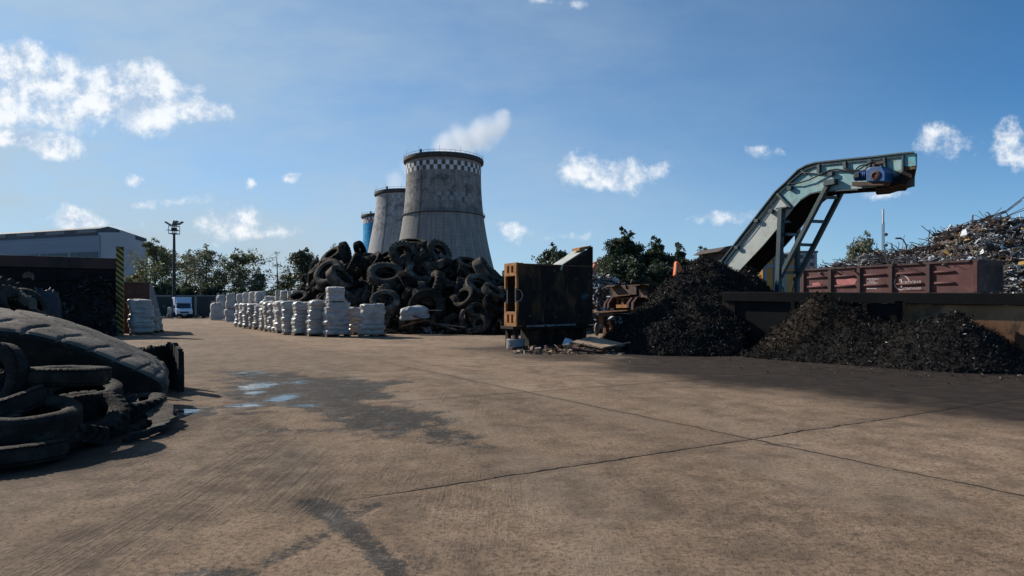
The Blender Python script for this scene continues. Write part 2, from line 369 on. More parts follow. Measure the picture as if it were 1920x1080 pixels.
def make_ground():
    rad = np.concatenate([[.0, .6], np.geomspace(1.2, 60, 400), np.geomspace(62, 6000, 60)])
    ang = np.concatenate([np.radians(np.linspace(-48, 48, 420)), np.radians(np.linspace(50, 310, 90))])
    R, T = np.meshgrid(rad, ang, indexing='ij')
    X = R*np.sin(T); Y = R*np.cos(T); P2 = np.stack([X, Y, 0*X], -1)
    wob = (fbm(P2*.9, 4)-.5); wob2 = (fbm(P2*4+9, 4)-.5); wx = (fbm(P2*2.2+40, 4)-.5)
    near = R < 90
    # wet, dark patches
    A = poly_sd(X, Y, [(432,693),(470,693),(530,707),(600,708),(690,712),(735,722),(700,740),(690,757),(760,768),(830,790),(890,818),(930,838),(880,846),(800,834),(745,816),(690,790),(620,768),(560,757),(520,752),(470,757),(450,735),(440,712)])
    wet = sstep(A+.22+wob*1.4+wob2*1.1+wx*.8, -.35, .5)
    for cx, cy, rx, ry, w in [(530,806,.55,.34,.75),(460,761,.8,.42,.8),(335,773,1.0,.55,1),(770,1062,.22,.3,.5),(440,1074,.4,.12,.9),(1470,833,.3,.14,.6),(735,1075,.2,.2,.6)]:
        g = G(cx, cy); e = 1-np.hypot((X-g.x)/rx, (Y-g.y)/ry); wet = np.maximum(wet, w*sstep(e+wob2*1.6+wx*1.2, 0, .5))
    for pts, w0, w in [([(590,938),(612,955),(648,985),(690,1015),(742,1078)], .13, .95), ([(648,985),(600,1005),(540,1035),(498,1058)], .10, .7), ([(640,975),(690,955),(712,944)], .08, .8)]:
        wet = np.maximum(wet, w*sstep(w0-seg_dist(X, Y, pts)+wx*.16+wob2*.1, -.04, .08))
    # soot and rubber dust in front of the shred heaps
    S = poly_sd(X, Y, [(1120,655),(1420,650),(1960,690),(2300,740),(2300,840),(1960,800),(1760,778),(1560,752),(1400,728),(1290,714),(1180,704),(1120,690)])
    soot = sstep(S+wob*2.2+wob2*.7, -1.3, 1.5)
    soot = np.maximum(soot, .8*sstep(poly_sd(X, Y, [(920,640),(1200,660),(1200,690),(1080,686),(930,668),(820,655)])+wob*2.4, -.6, 2.2))
    soot = np.maximum(soot, .9*sstep(poly_sd(X, Y, [(-200,700),(300,690),(350,745),(350,800),(280,850),(150,880),(-200,950)])+wob*.8, -.5, .5))
    # muddy wheel paths
    trk = 0*X
    for pts, w0, w in [([(430,735),(470,800),(520,868),(590,940)], .35, .8), ([(490,838),(330,945),(90,1075)], .5, .7), ([(400,700),(380,650),(350,615)], 1.0, .6), ([(560,700),(480,650),(420,612)], 1., .5),
                       ([(850,650),(1100,700),(1500,720)], .8, .35), ([(260,1000),(400,900),(470,800),(420,700)], .3, .5), ([(1060,880),(1130,1000),(1180,1075)], .25, .25), ([(930,900),(1100,940),(1300,1075)], .4, .4),
                       ([(620,650),(900,722),(1300,850),(1720,1000)], .14, .5), ([(560,652),(820,735),(1150,870),(1480,1040)], .14, .5), ([(500,640),(640,720),(800,840),(980,1060)], .2, .45), ([(760,650),(1150,730),(1600,840),(1920,930)], .16, .4), ([(1000,690),(1300,760),(1620,860)], .3, .3), ([(700,860),(860,960),(960,1075)], .3, .35), ([(1500,800),(1700,900),(1920,1010)], .3, .35), ([(420,700),(300,850),(160,960)], .3, .55), ([(520,830),(400,930),(250,1040)], .16, .7), ([(450,870),(300,975),(180,1075)], .14, .7)]:
        trk = np.maximum(trk, w*sstep(w0-seg_dist(X, Y, pts)+wob*.9+wob2*.5, -.25, .3))
    far = sstep(R, 28, 45)
    trk = np.maximum(trk, far*.75*sstep(fbm(np.stack([X*.10, Y*.9, 0*X], -1)+3, 4), .46, .62))
    rut = trk*sstep(X, 1.5, -1.0)*sstep(Y, 17, 12)
    al = X*-.482+Y*.876; ac = X*.876+Y*.482; an = np.stack([al*.22, ac*1.3, 0*X], -1)
    smear = sstep(fbm(an+60, 5), .47, .66)*.75; blot = sstep(fbm(P2*1.1+80, 5), .52, .66)*.7
    trk = np.maximum(trk, np.maximum(smear, blot)*(.55+.45*fbm(P2*.25+5, 3)))
    dust = sstep(fbm(P2*.38+21, 4)+.5*poly_sd(X, Y, [(480,850),(600,840),(640,900),(600,935),(500,915)])*near, .56, .8)*.8
    dust = np.clip(np.maximum(dust, .6*sstep(poly_sd(X, Y, [(820,632),(960,630),(955,655),(860,648)])+wob, 0, 1.5)), 0, 1)
    pool = 0*X
    for cx, cy, w, dp in [(466,699,60,10),(482,723,70,15),(530,745,56,17),(463,759,60,10),(476,735,40,8),(336,773,60,18),(560,716,60,8),(575,760,60,8)]:
        g = G(cx, cy); rx = w/2*gd(cy)/FPX; ry = (gd(cy-dp/2)-gd(cy+dp/2))/2; pool = np.maximum(pool, np.clip(1.25-.75*np.hypot((X-g.x)/rx, (Y-g.y)/ry), 0, 1)*(.8 if cx > 550 else 1))
    for pts, w0, w in [([(560,682),(700,722),(860,780)], .22, .8), ([(640,700),(900,800),(1200,960)], .25, .55), ([(880,700),(1200,790),(1600,930)], .3, .5), ([(960,860),(1080,960),(1160,1075)], .35, .5), ([(1240,760),(1500,840),(1800,960)], .3, .45)]:
        dust = np.maximum(dust, w*sstep(w0-seg_dist(X, Y, pts)+wob*.7+wob2*.4, -.2, .3))
    wet = np.maximum(wet, sstep(pool, .1, .75))
    Zg = np.where(near, (fbm(P2*.6+5, 3)-.5)*.018+(fbm(P2*5+2, 3)-.5)*.006-.012*wet, 0)*sstep(R, .5, 3)
    nu, nv = R.shape
    ii, jj = np.meshgrid(np.arange(nu-1), np.arange(nv), indexing='ij')
    a = ii*nv+jj; b = ii*nv+(jj+1) % nv; c = (ii+1)*nv+(jj+1) % nv; e = (ii+1)*nv+jj
    Q = np.stack([a, e, c, b], -1).reshape(-1, 4)
    o = fast_mesh('yard_ground', np.stack([X, Y, Zg], -1).reshape(-1, 3), Q, ground_mat(), smooth=True)
    for nm, arr in (('wet', wet), ('soot', soot), ('track', trk), ('dust', dust), ('rut', rut), ('pool', pool)):
        at_ = o.data.attributes.new(nm, 'FLOAT', 'POINT'); at_.data.foreach_set('value', np.ascontiguousarray(arr, np.float32).ravel())
    tag(o, 'brown dusty concrete yard with joints, wet stains and wheel tracks', 'ground', kind='structure')
def pos_y(n, pos): return n.sep(pos)[1]
def ground_mat():
    m = bpy.data.materials.new('dusty_concrete_yard'); m.use_nodes = True; n = NT(m.node_tree); p = n.n['Principled BSDF']
    pos = n.new('ShaderNodeNewGeometry').outputs['Position']
    def attr(k): return n.new('ShaderNodeAttribute', attribute_name=k).outputs['Fac']
    big = n.noise(pos, .35, 6, .6); mid = n.noise(pos, 2.6, 7, .68); fin = n.noise(pos, 22, 6, .72); grit = n.noise(pos, 120, 3, .6)
    c = n.ramp(n.math('ADD', n.math('MULTIPLY', big, .45), n.math('MULTIPLY', mid, .55)), [(.34, (.185, .120, .075)), (.5, (.305, .208, .135)), (.66, (.41, .292, .198))])
    c = n.mix(n.mr(fin, .46, .62, 0, .75), c, (.085, .06, .043))
    c = n.mix(n.mr(n.noise(n.vm('ADD', pos, (3, 1, 0)), 48, 4, .75), .54, .66, 0, .6), c, (.06, .045, .034))
    c = n.mix(n.mr(grit, .55, .68, 0, .65), c, (.42, .33, .25))
    c = n.mix(n.mr(n.noise(n.vm('ADD', pos, (5, 8, 0)), 6, 8, .78), .53, .68, 0, .7), c, (.075, .054, .04))
    c = n.mix(n.mr(n.noise(n.vm('ADD', pos, (15, 2, 0)), 1.1, 8, .75), .55, .72, 0, .45), c, (.36, .27, .195))
    c = n.mix(n.math('MULTIPLY', attr('dust'), .55), c, (.30, .235, .175))
    trk = attr('track')
    c = n.mix(n.math('MULTIPLY', trk, n.mr(mid, .32, .62, .85, .3)), c, (.075, .056, .044))
    # lug prints across the wheel paths
    g0, g1 = G(490, 838), G(90, 1075); tx, ty = (g1-g0).normalized().to_2d()
    al = n.vm('DOT_PRODUCT', pos, (tx, ty, 0)); ac = n.vm('DOT_PRODUCT', pos, (-ty, tx, 0))
    rut = n.noise(n.comb(n.math('MULTIPLY', al, .35), n.math('MULTIPLY', ac, 6.), 0.), 1., 6, .75)
    cross = n.noise(n.comb(n.math('MULTIPLY', al, 11.), n.math('MULTIPLY', ac, 2.2), 3.), 1., 3, .6)
    lug = n.math('MULTIPLY', attr('rut'), n.math('ADD', n.mr(rut, .42, .6), n.math('MULTIPLY', n.mr(cross, .45, .6), n.mr(mid, .5, .6, 0, .6))))
    c = n.mix(n.math('MULTIPLY', n.math('MULTIPLY', lug, n.mr(n.noise(pos, 3.2, 4, .7), .38, .62)), .5), c, (.062, .046, .036))
    soot = attr('soot')
    sf = n.math('MULTIPLY', soot, n.mr(n.math('ADD', mid, n.math('MULTIPLY', fin, .4)), .3, .95, 1., .86))
    c = n.mix(sf, c, n.ramp(fin, [(.35, (.008, .007, .007)), (.7, (.026, .021, .019))]))
    wet = attr('wet')
    wf = n.mr(n.math('ADD', wet, n.math('MULTIPLY', n.math('SUBTRACT', n.noise(pos, 16, 6, .85), .5), 3.4)), .30, .95)
    c = n.mix(n.math('MULTIPLY', wf, .9), c, n.ramp(grit, [(.38, (.018, .018, .018)), (.6, (.055, .053, .05)), (.75, (.12, .115, .11))]))
    # joints of the concrete slabs, sight-read from the photograph and laid out on the ground
    jm = None
    nv = n.vm('MULTIPLY', n.vm('SUBTRACT', n.new('ShaderNodeTexNoise').outputs['Color'], (.5, .5, .5)), (.0, .0, 0))
    w1 = n.math('MULTIPLY', n.math('SUBTRACT', n.noise(pos, 1.3, 5, .65), .5), .16)
    wid = n.noise(pos, .8, 3)
    for a, b, tone, w in [((980,733),(1920,930),.06,1),((690,757),(1330,710),.05,.9),((780,920),(1900,750),-.055,1),((690,699),(950,683),-.04,.6),((640,662),(800,656),.04,.5)]:
        if w == 0: continue
        p0, p1 = G(*a), G(*b); dx, dy = (p1-p0).normalized().to_2d(); 
        off = n.math('ADD', n.math('SUBTRACT', n.vm('DOT_PRODUCT', pos, (-dy, dx, 0)), -dy*p0.x+dx*p0.y), w1)
        s = n.vm('DOT_PRODUCT', pos, (dx, dy, 0)); s0 = dx*p0.x+dy*p0.y; L = (p1-p0).length
        if tone: tm = n.mr(off, -.03, .03, 1-tone, 1+tone); c = n.mix(1., c, n.comb(tm, tm, tm), 'MULTIPLY')
        k = n.mr(n.math('ABSOLUTE', off), .006, n.math('ADD', .018, n.math('MULTIPLY', wid, .035)), w, 0)
        halo = n.mr(n.math('ABSOLUTE', off), .02, .22, .30*w, 0)
        k = n.math('MULTIPLY', k, n.mr(n.noise(pos, 2.2, 4, .7), .33, .48, .35, 1))
        k = n.math('MAXIMUM', k, n.math('MULTIPLY', halo, n.mr(mid, .4, .6)))
        # a joint fades out under the dirt beyond the stretch the photo shows
        k = n.math('MULTIPLY', k, n.math('MULTIPLY', n.mr(s, s0-(16 if w == 1 and tone > 0 else .9), s0-.1), n.mr(s, s0+L+12, s0+L+1)))
        jm = k if jm is None else n.math('MAXIMUM', jm, k)
    c = n.mix(n.math('MULTIPLY', jm, .88), c, (.028, .021, .017))
    n.put(p.inputs['Base Color'], c)
    # standing water: where the hollows of the surface lie below the water line
    pn = n.noise(n.vm('MULTIPLY', pos, (3.6, 9, 1)), 1., 8, .72)
    pool = n.mr(n.math('ADD', attr('pool'), n.math('MULTIPLY', n.math('SUBTRACT', pn, .5), 3.4)), .55, .8)
    n.put(p.inputs['Base Color'], n.mix(pool, c, (.02, .018, .016)))
    rg = n.math('SUBTRACT', n.mr(fin, .3, .7, .97, .88), n.math('MULTIPLY', wf, n.mr(mid, .5, .62, .05, .38)))
    n.put(p.inputs['Roughness'], n.math('ADD', n.math('MULTIPLY', rg, n.math('SUBTRACT', 1., pool)), n.math('MULTIPLY', pool, .04)))
    n.put(p.inputs['Specular IOR Level'], n.mr(pool, 0, 1, .12, .6))
    h = n.math('ADD', n.math('MULTIPLY', n.noise(pos, 45, 4, .7), .3), n.math('ADD', n.math('MULTIPLY', grit, .3), n.math('MULTIPLY', mid, .9)))
    h = n.math('SUBTRACT', n.math('ADD', h, n.math('MULTIPLY', lug, .5)), n.math('MULTIPLY', jm, 1.2))
    bp = n.new('ShaderNodeBump'); bp.inputs['Distance'].default_value = .05; n.put(bp.inputs['Height'], h); n.put(bp.inputs['Strength'], n.mr(pool, 0, 1, .7, .01)); n.put(p.inputs['Normal'], bp.outputs[0])
    return m
make_ground()
# ================================================================== COOLING TOWERS
def tower_mat(name, cols, streak, grime, course=True):
    m = bpy.data.materials.new(name); m.use_nodes = True; n = NT(m.node_tree); p = n.n['Principled BSDF']
    tc = n.new('ShaderNodeTexCoord').outputs['Object']; x, y, z = n.sep(tc)
    th = n.math('ARCTAN2', y, x)
    cyl = n.comb(n.math('MULTIPLY', th, 20.), z, 0.)
    f = n.noise(n.vm('MULTIPLY', cyl, (.9, .05, 1)), 1.0, 6, .65)
    c = n.ramp(f, [(.3, cols[0]), (.5, cols[1]), (.72, cols[2])])
    blot = n.noise(n.vm('MULTIPLY', cyl, (.22, .22, 1)), 1., 8, .72)
    c = n.mix(n.math('MULTIPLY', n.mr(blot, .45, .62, 0, .75), n.math('ADD', .35, n.math('MULTIPLY', n.mr(z, 46, 54), n.mr(z, 73, 66)))), c, grime)
    fine = n.noise(n.vm('MULTIPLY', cyl, (2.5, .6, 1)), 1., 5, .7)
    c = n.mix(n.mr(fine, .55, .75, 0, streak), c, cols[2])
    if course:
        k = n.math('FRACT', n.math('MULTIPLY', z, .55)); g = n.mr(n.math('ABSOLUTE', n.math('SUBTRACT', k, .5)), .42, .5, 0, .45)
        c = n.mix(g, c, grime)
        k2 = n.math('FRACT', n.math('MULTIPLY', th, 24/PI)); g2 = n.mr(n.math('ABSOLUTE', n.math('SUBTRACT', k2, .5)), .45, .5, 0, .35)
        c = n.mix(g2, c, grime)
    n.put(p.inputs['Base Color'], c); p.inputs['Roughness'].default_value = .92; p.inputs['Specular IOR Level'].default_value = .2
    n.put(p.inputs['Normal'], n.bump(n.math('ADD', f, fine), .4, .3))
    return m
M['tower_a'] = tower_mat('old_tower_concrete', [(.16, .15, .14), (.225, .213, .197), (.33, .31, .285)], .5, (.095, .092, .09))
M['tower_b'] = tower_mat('pale_ribbed_tower', [(.20, .20, .20), (.32, .315, .31), (.48, .47, .45)], .6, (.12, .125, .13), False)
M['tower_c'] = tower_mat('blue_tower_cladding', [(.015, .22, .46), (.03, .32, .60), (.07, .42, .70)], .3, (.02, .2, .40), False)
M['chk_white'] = pmat('tower_white_squares', [(.44, .45, .46), (.60, .61, .61)], .6, .8, 0, 4)
M['chk_dark'] = pmat('tower_dark_squares', [(.075, .06, .052), (.11, .09, .075)], .5, .9, 0, 4)
M['chk_faded'] = pmat('tower_faded_squares', [(.20, .205, .205), (.27, .27, .265)], .6, .9, 0, 4)
M['chk_red'] = pmat('tower_red_squares', [(.20, .09, .07), (.28, .13, .10)], .5, .9, 0, 4)
def tower(px, D, prof, zt, mat, label, squares, nsq, chk, faded=None, ring=None, posts=True):
    X = (px-960)/FPX*D
    t = thing('cooling_tower', label, 'cooling tower', (X, D, 0))
    pr = np.array(prof); rz = lambda z: float(np.interp(z, pr[:, 1], pr[:, 0]))
    N = nsq*2*2
    zs = sorted(set(list(np.linspace(0, zt, 40))+list(squares)+(list(faded) if faded else [])))
    b = MB(); V = []; F = []; mi = []
    # smooth the profile
    co = np.polyfit(pr[:, 1], pr[:, 0], 4); rs = lambda z: float(np.polyval(co, z))
    for i in range(N):
        for z in zs: V.append((rs(z)*math.cos(2*PI*i/N), rs(z)*math.sin(2*PI*i/N), z))
    k = len(zs)
    for i in range(N):
        for j in range(k-1):
            F.append((i*k+j, ((i+1) % N)*k+j, ((i+1) % N)*k+j+1, i*k+j+1))
            zc = (zs[j]+zs[j+1])/2; row = 0 if squares[1] < zc < squares[2] else 1 if squares[0] < zc < squares[1] else None; q = 0
            if row is not None: q = 1 if ((i//2)+row) % 2 == 0 else 2
            if faded and faded[0] < zc < faded[2]:
                row = 0 if zc > faded[1] else 1
                q = 3 if ((i//2)+row) % 2 == 0 and fbm(np.array([[i*.11, zc*.1, 3.]]), 2)[0] > .5 else 0
            mi.append(q)
    b.v = V; b.f = F; b.m = mi
    b.build('shell', [mat, chk[0], chk[1], M['chk_faded']], t, smooth=40, fixn=False)
    r = rs(zt)
    cp = MB(); cp.lathe([(r-.6, zt-2.2), (r+.15, zt-2.2), (r+1.1, zt-1.5), (r+1.25, zt-.2), (r+1.0, zt+.3), (r-.6, zt+.3)], 96, closed=True)
    cp.build('rim', M['conc_dark'], t, smooth=35)
    if posts:
        rl = MB()
        for i in range(48):
            a = 2*PI*i/48; rl.tube([((r+.9)*math.cos(a), (r+.9)*math.sin(a), zt+.2), ((r+.9)*math.cos(a), (r+.9)*math.sin(a), zt+(3.6 if i % 4 == 0 else 1.3))], .06, 4)
        rl.lathe([(r+.85, zt+1.25), (r+.97, zt+1.25), (r+.97, zt+1.37), (r+.85, zt+1.37)], 96, closed=True)
        rl.build('railing', M['dark_metal'], t)
        bx = MB(); a = math.radians(-118); bx.box(-.5, .5, -.4, .4, 0, 1.7, M=Matrix.Translation(((r+.4)*math.cos(a), (r+.4)*math.sin(a), zt+.3)))
        bx.build('beacon_box', M['dark_metal'], t)
        ld = MB(); a = math.radians(-118)
        for z0, z1 in zip(np.linspace(3, zt-3, 14)[:-1], np.linspace(3, zt-3, 14)[1:]):
            for da in (-.02, .02): ld.tube([((rs(z0)+.4)*math.cos(a+da), (rs(z0)+.4)*math.sin(a+da), z0), ((rs(z1)+.4)*math.cos(a+da), (rs(z1)+.4)*math.sin(a+da), z1)], .12, 4)
        ld.build('ladder', M['dark_metal'], t)
    if ring:
        rb = MB(); rr = rs(ring)
        rb.lathe([(rr-.2, ring-.5), (rr+.75, ring-.4), (rr+.8, ring), (rr-.2, ring+.05)], 96, closed=True)
        for i in range(96):
            a = 2*PI*i/96; rb.tube([((rr+.7)*math.cos(a), (rr+.7)*math.sin(a), ring), ((rr+.7)*math.cos(a), (rr+.7)*math.sin(a), ring+1.1)], .05, 4)
        rb.lathe([(rr+.65, ring+1.05), (rr+.75, ring+1.05), (rr+.75, ring+1.15), (rr+.65, ring+1.15)], 96, closed=True)
        rb.build('walkway', M['dark_metal'], t)
    return t
profA = [(33.5, 0), (28.8, 14), (26.3, 22.4), (23.8, 33.7), (21.3, 48.5), (20.1, 60), (19.85, 70), (20.0, 78)]
tower(832, 340, profA, 78.4, M['tower_a'], 'nearest grey concrete cooling tower with white checker band and walkway ring', (70.2, 72.5, 74.8), 31, (M['chk_white'], M['chk_dark']), (54.5, 56.7, 58.9), 49)
profB = [(34, 0), (30, 14), (28.0, 24), (25.6, 38), (23.0, 50), (21.2, 62), (20.4, 70), (20.3, 76)]
tower(763, 430, profB, 76.4, M['tower_b'], 'paler streaked cooling tower half hidden behind the nearest one', (68.4, 70.6, 72.8), 31, (M['chk_faded'], M['tower_b']), posts=True)
profC = [(23.5, 0), (22.6, 14), (21.8, 24), (21.0, 38), (20.5, 50), (20.0, 62), (20.0, 70), (20.4, 76)]
tower(726, 540, profC, 76.6, M['tower_c'], 'bright blue cooling tower furthest back with red checker band', (69.6, 71.8, 74.0), 31, (M['chk_white'], M['chk_red']), posts=True)

# steam drifting off the towers
def steam(name, path, label, dens):
    b = MB(); pts = [at(*p[:3]) for p in path]; rr = [p[3] for p in path]
    P = []; R = []
    for i in range(len(pts)-1):
        for k in range(6): t = k/6; P.append(pts[i].lerp(pts[i+1], t)); R.append(rr[i]*(1-t)+rr[i+1]*t)
    P.append(pts[-1]); R.append(rr[-1]); b.tube(P, R, 18)
    m = bpy.data.materials.new('steam'); m.use_nodes = True; n = NT(m.node_tree); n.n.remove(n.n['Principled BSDF'])
    vol = n.new('ShaderNodeVolumePrincipled'); vol.inputs['Color'].default_value = (.97, .97, .98, 1); vol.inputs['Anisotropy'].default_value = .4
    pos = n.new('ShaderNodeNewGeometry').outputs['Position']
    q = None                                      # falls off from the middle of the plume
    for c, r in zip(pts, rr):
        e = n.math('SUBTRACT', 1., n.math('DIVIDE', n.vm('DISTANCE', pos, tuple(c)), r*1.05)); q = e if q is None else n.math('MAXIMUM', q, e)
    f = n.math('ADD', q, n.math('MULTIPLY', n.math('SUBTRACT', n.noise(pos, .07, 5, .6), .5), 1.3))
    n.put(vol.inputs['Density'], n.mr(f, .12, .8, 0, dens))
    n.l.new(vol.outputs[0], n.n['Material Output'].inputs['Volume'])
    o = b.build(name, m, smooth=60)
    tag(o, label, 'steam', kind='stuff')
steam('steam_plume', [(800,300,350,6),(838,276,350,11),(870,264,352,12),(900,254,354,12.5),(924,244,356,11),(940,228,358,8),(950,208,360,4)], 'white steam plume drifting right off the nearest cooling tower', .075)
steam('steam_wisp', [(715,362,440,5),(742,340,440,11),(775,320,440,12),(800,305,440,8)], 'faint steam wisp over the second cooling tower', .025)

# ================================================================== FACTORY HALL, far left
def factory():
    c = Vector((-116, 180, 0)); dl = Vector((-40, 15, 0)).normalized(); dr = Vector((3.2, 16, 0)).normalized()
    t = thing('factory_hall', 'long grey blue factory hall with white gable wall, beyond the steel wall', 'factory', c)
    H = 21.5; L = 190; Dp = 18
    z = Vector((0, 0, 1))
    b = MB(); b.prism([(0, 0), (L, 0), (L, H), (0, H)], (0, 0, 0), dl, z, dr*.4); b.build('long_wall', M['siding'], t)
    b = MB(); b.prism([(.02, 0), (Dp, 0), (Dp, H-.35), (Dp*.72, H+.1), (Dp*.72, H+1.4), (Dp*.4, H+2.2), (Dp*.4, H+1.6), (.02, H+.8)], (0, 0, 0), dr, z, dl*.4)
    b.build('gable_wall', M['gable'], t)
    b = MB(); o = Vector(dr*.4)+z*(H+.003)
    b.prism([(0, 0), (Dp-.4, 0), (Dp-.4, .9), (6, 2.6), (3.0, 2.9), (0, 2.0)], o+dl*.45, dr, z, dl*(L-1)); b.build('roof', M['roof_grey'], t)
    for i in range(14):
        b = MB(); b.prism([(1.5+i*13, .9), (9.5+i*13, .9), (9.5+i*13, 1.8), (1.5+i*13, 1.8)], z*H+dr*.36, dl, z, dr*(-.12)); b.build('roof_light', M['grey_metal'], t)
    for i in range(14):
        b = MB(); b.prism([(.5+i*12.5, 14.6), (12+i*12.5, 14.6), (12+i*12.5, 16.9), (.5+i*12.5, 16.9)], -dr*.06, dl, z, dr*.12); b.build('window', M['strip_glass'], t)
    b = MB(); b.box(-2, -1, 12, 13, H+.3, H+2.2); b.build('roof_vent', M['roof_grey'], t)
factory()
def block(px0, px1, top, D, label, mat, name, roof=None):
    X0 = (px0-960)/FPX*D; X1 = (px1-960)/FPX*D; h = CH+(HY-top)/FPX*D
    t = thing(name, label, 'building', ((X0+X1)/2, D, 0)); w = (X1-X0)/2
    b = MB(); b.box(-w, w, 0, 14, 0, h); b.build('wall', mat, t)
    b = MB()
    if roof: b.prism([(-w-.5, h), (w+.5, h), (w+.5, h+.5), (w*.5, h+3), (-w*.5, h+3), (-w-.5, h+.5)], (0, -.5, 0), (1, 0, 0), (0, 0, 1), (0, 15, 0)); b.build('roof', roof, t)
    else: b.box(-w-.3, w+.3, -.3, 14.3, h+.003, h+.8); b.build('roof', M['roof_grey'], t)
    nx = max(2, int(2*w/3)); nz = max(1, int(h/3.2))
    for k in range(nz):
        for i in range(nx): b = MB(); b.box(-w+2*w*(i+.3)/nx, -w+2*w*(i+.72)/nx, -.06, .1, h-2.4-k*3.1, h-.9-k*3.1); b.build('window', M['strip_glass'], t)
block(1492, 1532, 474, 260, 'grey apartment block far off behind the raked conveyor legs', M['grey_block'], 'apartment_block')
block(1112, 1140, 512, 150, 'far house with red tiled roof behind the scrap, left of birch', M['gable'], 'brick_house', M['red_roof'])

# ================================================================== TREES
def leaf_cloud(cent, rad, per, size, seed):
    r = np.random.default_rng(seed); N = len(cent)*per
    c = np.repeat(np.asarray(cent), per, 0); rr = np.repeat(np.asarray(rad), per)
    dv = r.normal(size=(N, 3)); dv /= np.linalg.norm(dv, axis=1)[:, None]
    p = c+dv*(rr*r.random(N)**.55)[:, None]*np.array([1, 1, .72])
    a = r.normal(size=(N, 3)); a /= np.linalg.norm(a, axis=1)[:, None]
    b = np.cross(a, r.normal(size=(N, 3))); b /= np.linalg.norm(b, axis=1)[:, None]
    s = (size*(.55+.9*r.random(N)))[:, None]
    V = np.stack([p-a*s, p-b*s*.55, p+a*s, p+b*s*.55], 1).reshape(-1, 3)
    return V, np.arange(N*4).reshape(-1, 4)
def tree(px, top, D, wpx, mat, label, dens=1., bottom=.25, seed=0, leaf=.24, droop=0, bare=False, group=None, name='tree'):
    r = random.Random(seed); X = (px-960)/FPX*D; h = CH+(HY-top)/FPX*D; w = wpx/FPX*D/2
    t = thing(name, label, 'tree', (X, D, 0), 0, group)
    tr = MB(); lean = r.uniform(-.03, .03)*h
    axis = lambda f: Vector((lean*f*f+.15*math.sin(f*5+seed), .1*math.cos(f*4+seed), h*f))
    tr.tube([axis(f) for f in np.linspace(0, .93, 12)], [max(.03, .02*h*(1-f)**.8) for f in np.linspace(0, .93, 12)], 7)
    cent = []; rad = []
    nl = 30 if not bare else 16
    for i in range(nl):
        f = bottom+(.95-bottom)*((i+r.random())/nl); a = r.uniform(0, 2*PI)+i*2.4
        prof = math.sin(PI*min(1, max(.08, ((f-bottom)/(1.06-bottom)))**.75))
        L = w*prof*r.uniform(.65, 1.12); p0 = axis(f*.86); up = L*r.uniform(.25, .75)*(1-droop)
        p1 = p0+Vector((math.cos(a)*L, math.sin(a)*L, up)); mid = p0.lerp(p1, .5)+Vector((0, 0, L*.12))
        rb = max(.025, .0075*h*(1-f)); tr.tube([p0, mid, p1], [rb, rb*.6, rb*.25], 5)
        for k in range(9 if not bare else 8):
            s = r.uniform(.25, 1.0); q = (p0.lerp(mid, s*2) if s < .5 else mid.lerp(p1, s*2-1))
            e = q+Vector((r.gauss(0, .3), r.gauss(0, .3), r.gauss(.1, .3)))*L*.5
            if bare: e = q+Vector((math.cos(a+r.uniform(-.9, .9)), math.sin(a+r.uniform(-.9, .9)), r.uniform(.3, 1.3)))*L*.5
            tr.tube([q, e], [rb*.4, rb*.15], 4)
            if not bare or r.random() < .35: cent.append(tuple(e)); rad.append(L*r.uniform(.16, .36)+.22)
        if not bare: cent.append(tuple(p1)); rad.append(L*.25+.2)
        if droop and r.random() < .8:
            for k in range(3): cent.append((p1.x*(.8+.1*k), p1.y, p1.z-droop*(k+1)*.9)); rad.append(.5)
    for k in range(4): cent.append(tuple(axis(.86+.03*k)+Vector((r.gauss(0, .3), r.gauss(0, .3), 0)))); rad.append(.4+.15*(3-k))
    tr.build('trunk', M['bark'], t, smooth=60, fixn=False)
    V, Q = leaf_cloud(cent, rad, int((30 if not bare else 9)*dens*(.8 if px < 640 else 1)), leaf*.78, seed+1)
    fast_mesh('crown', V, Q, mat, t)
    return t
gl = 'trees beyond the back wall'
tree(292, 441, 112, 104, M['leaf_a'], 'full green tree left of the floodlight mast', 1.15, .12, 1, group=gl)
tree(262, 500, 118, 50, M['leaf_a'], 'low bushy tree tight against the hazard striped post', 1.1, .1, 21, group=gl)
tree(350, 462, 124, 70, M['leaf_c'], 'thin grey green tree just right of the floodlight mast', .6, .15, 2, group=gl)
tree(388, 452, 116, 84, M['leaf_c'], 'tall airy tree above the white box truck', .8, .15, 3, group=gl)
tree(447, 462, 112, 92, M['leaf_a'], 'broad loose crowned tree behind the stacked big bags', .95, .12, 4, group=gl)
tree(484, 500, 108, 40, M['leaf_c'], 'small sparse tree between the broad tree and bare tree', .55, .15, 5, group=gl)
tree(519, 466, 110, 46, M['leaf_c'], 'nearly bare tree with upright twigs left of the tyre heap', .9, .2, 6, bare=True, group=gl)
tree(540, 500, 114, 40, M['leaf_a'], 'short thin tree beside the nearly bare tree', .6, .15, 16, group=gl)
tree(580, 460, 100, 84, M['leaf_b'], 'round leafy tree rising behind the left end of tyre heap', 1.0, .3, 7, group=gl)
tree(628, 452, 118, 44, M['leaf_b'], 'twiggy tree top peeping over the tyre heap', .4, .4, 8, group=gl)
for k, (px, top, w, lb) in enumerate([(300, 528, 66, 'dark low bush behind the green container'), (345, 532, 62, 'dark low bush right above the white truck'), (392, 530, 66, 'dark bush behind the big bags'), (440, 540, 60, 'low bush at right end of the back wall'), (500, 548, 60, 'low bush under the nearly bare tree')]):
    tree(px, top, 104, w, M['leaf_b'], lb, 1.5, .05, 40+k, group='bushes along the back wall', name='bush')
gr = 'trees behind the rusty machines'
tree(1038, 452, 95, 84, M['leaf_b'], 'dark tree showing over the top of the rusty press frame', .9, .25, 9, droop=.3, group=gr)
tree(1066, 478, 100, 36, M['leaf_c'], 'sparse twiggy tree beside the sloped plate of the press', .35, .3, 19, group=gr)
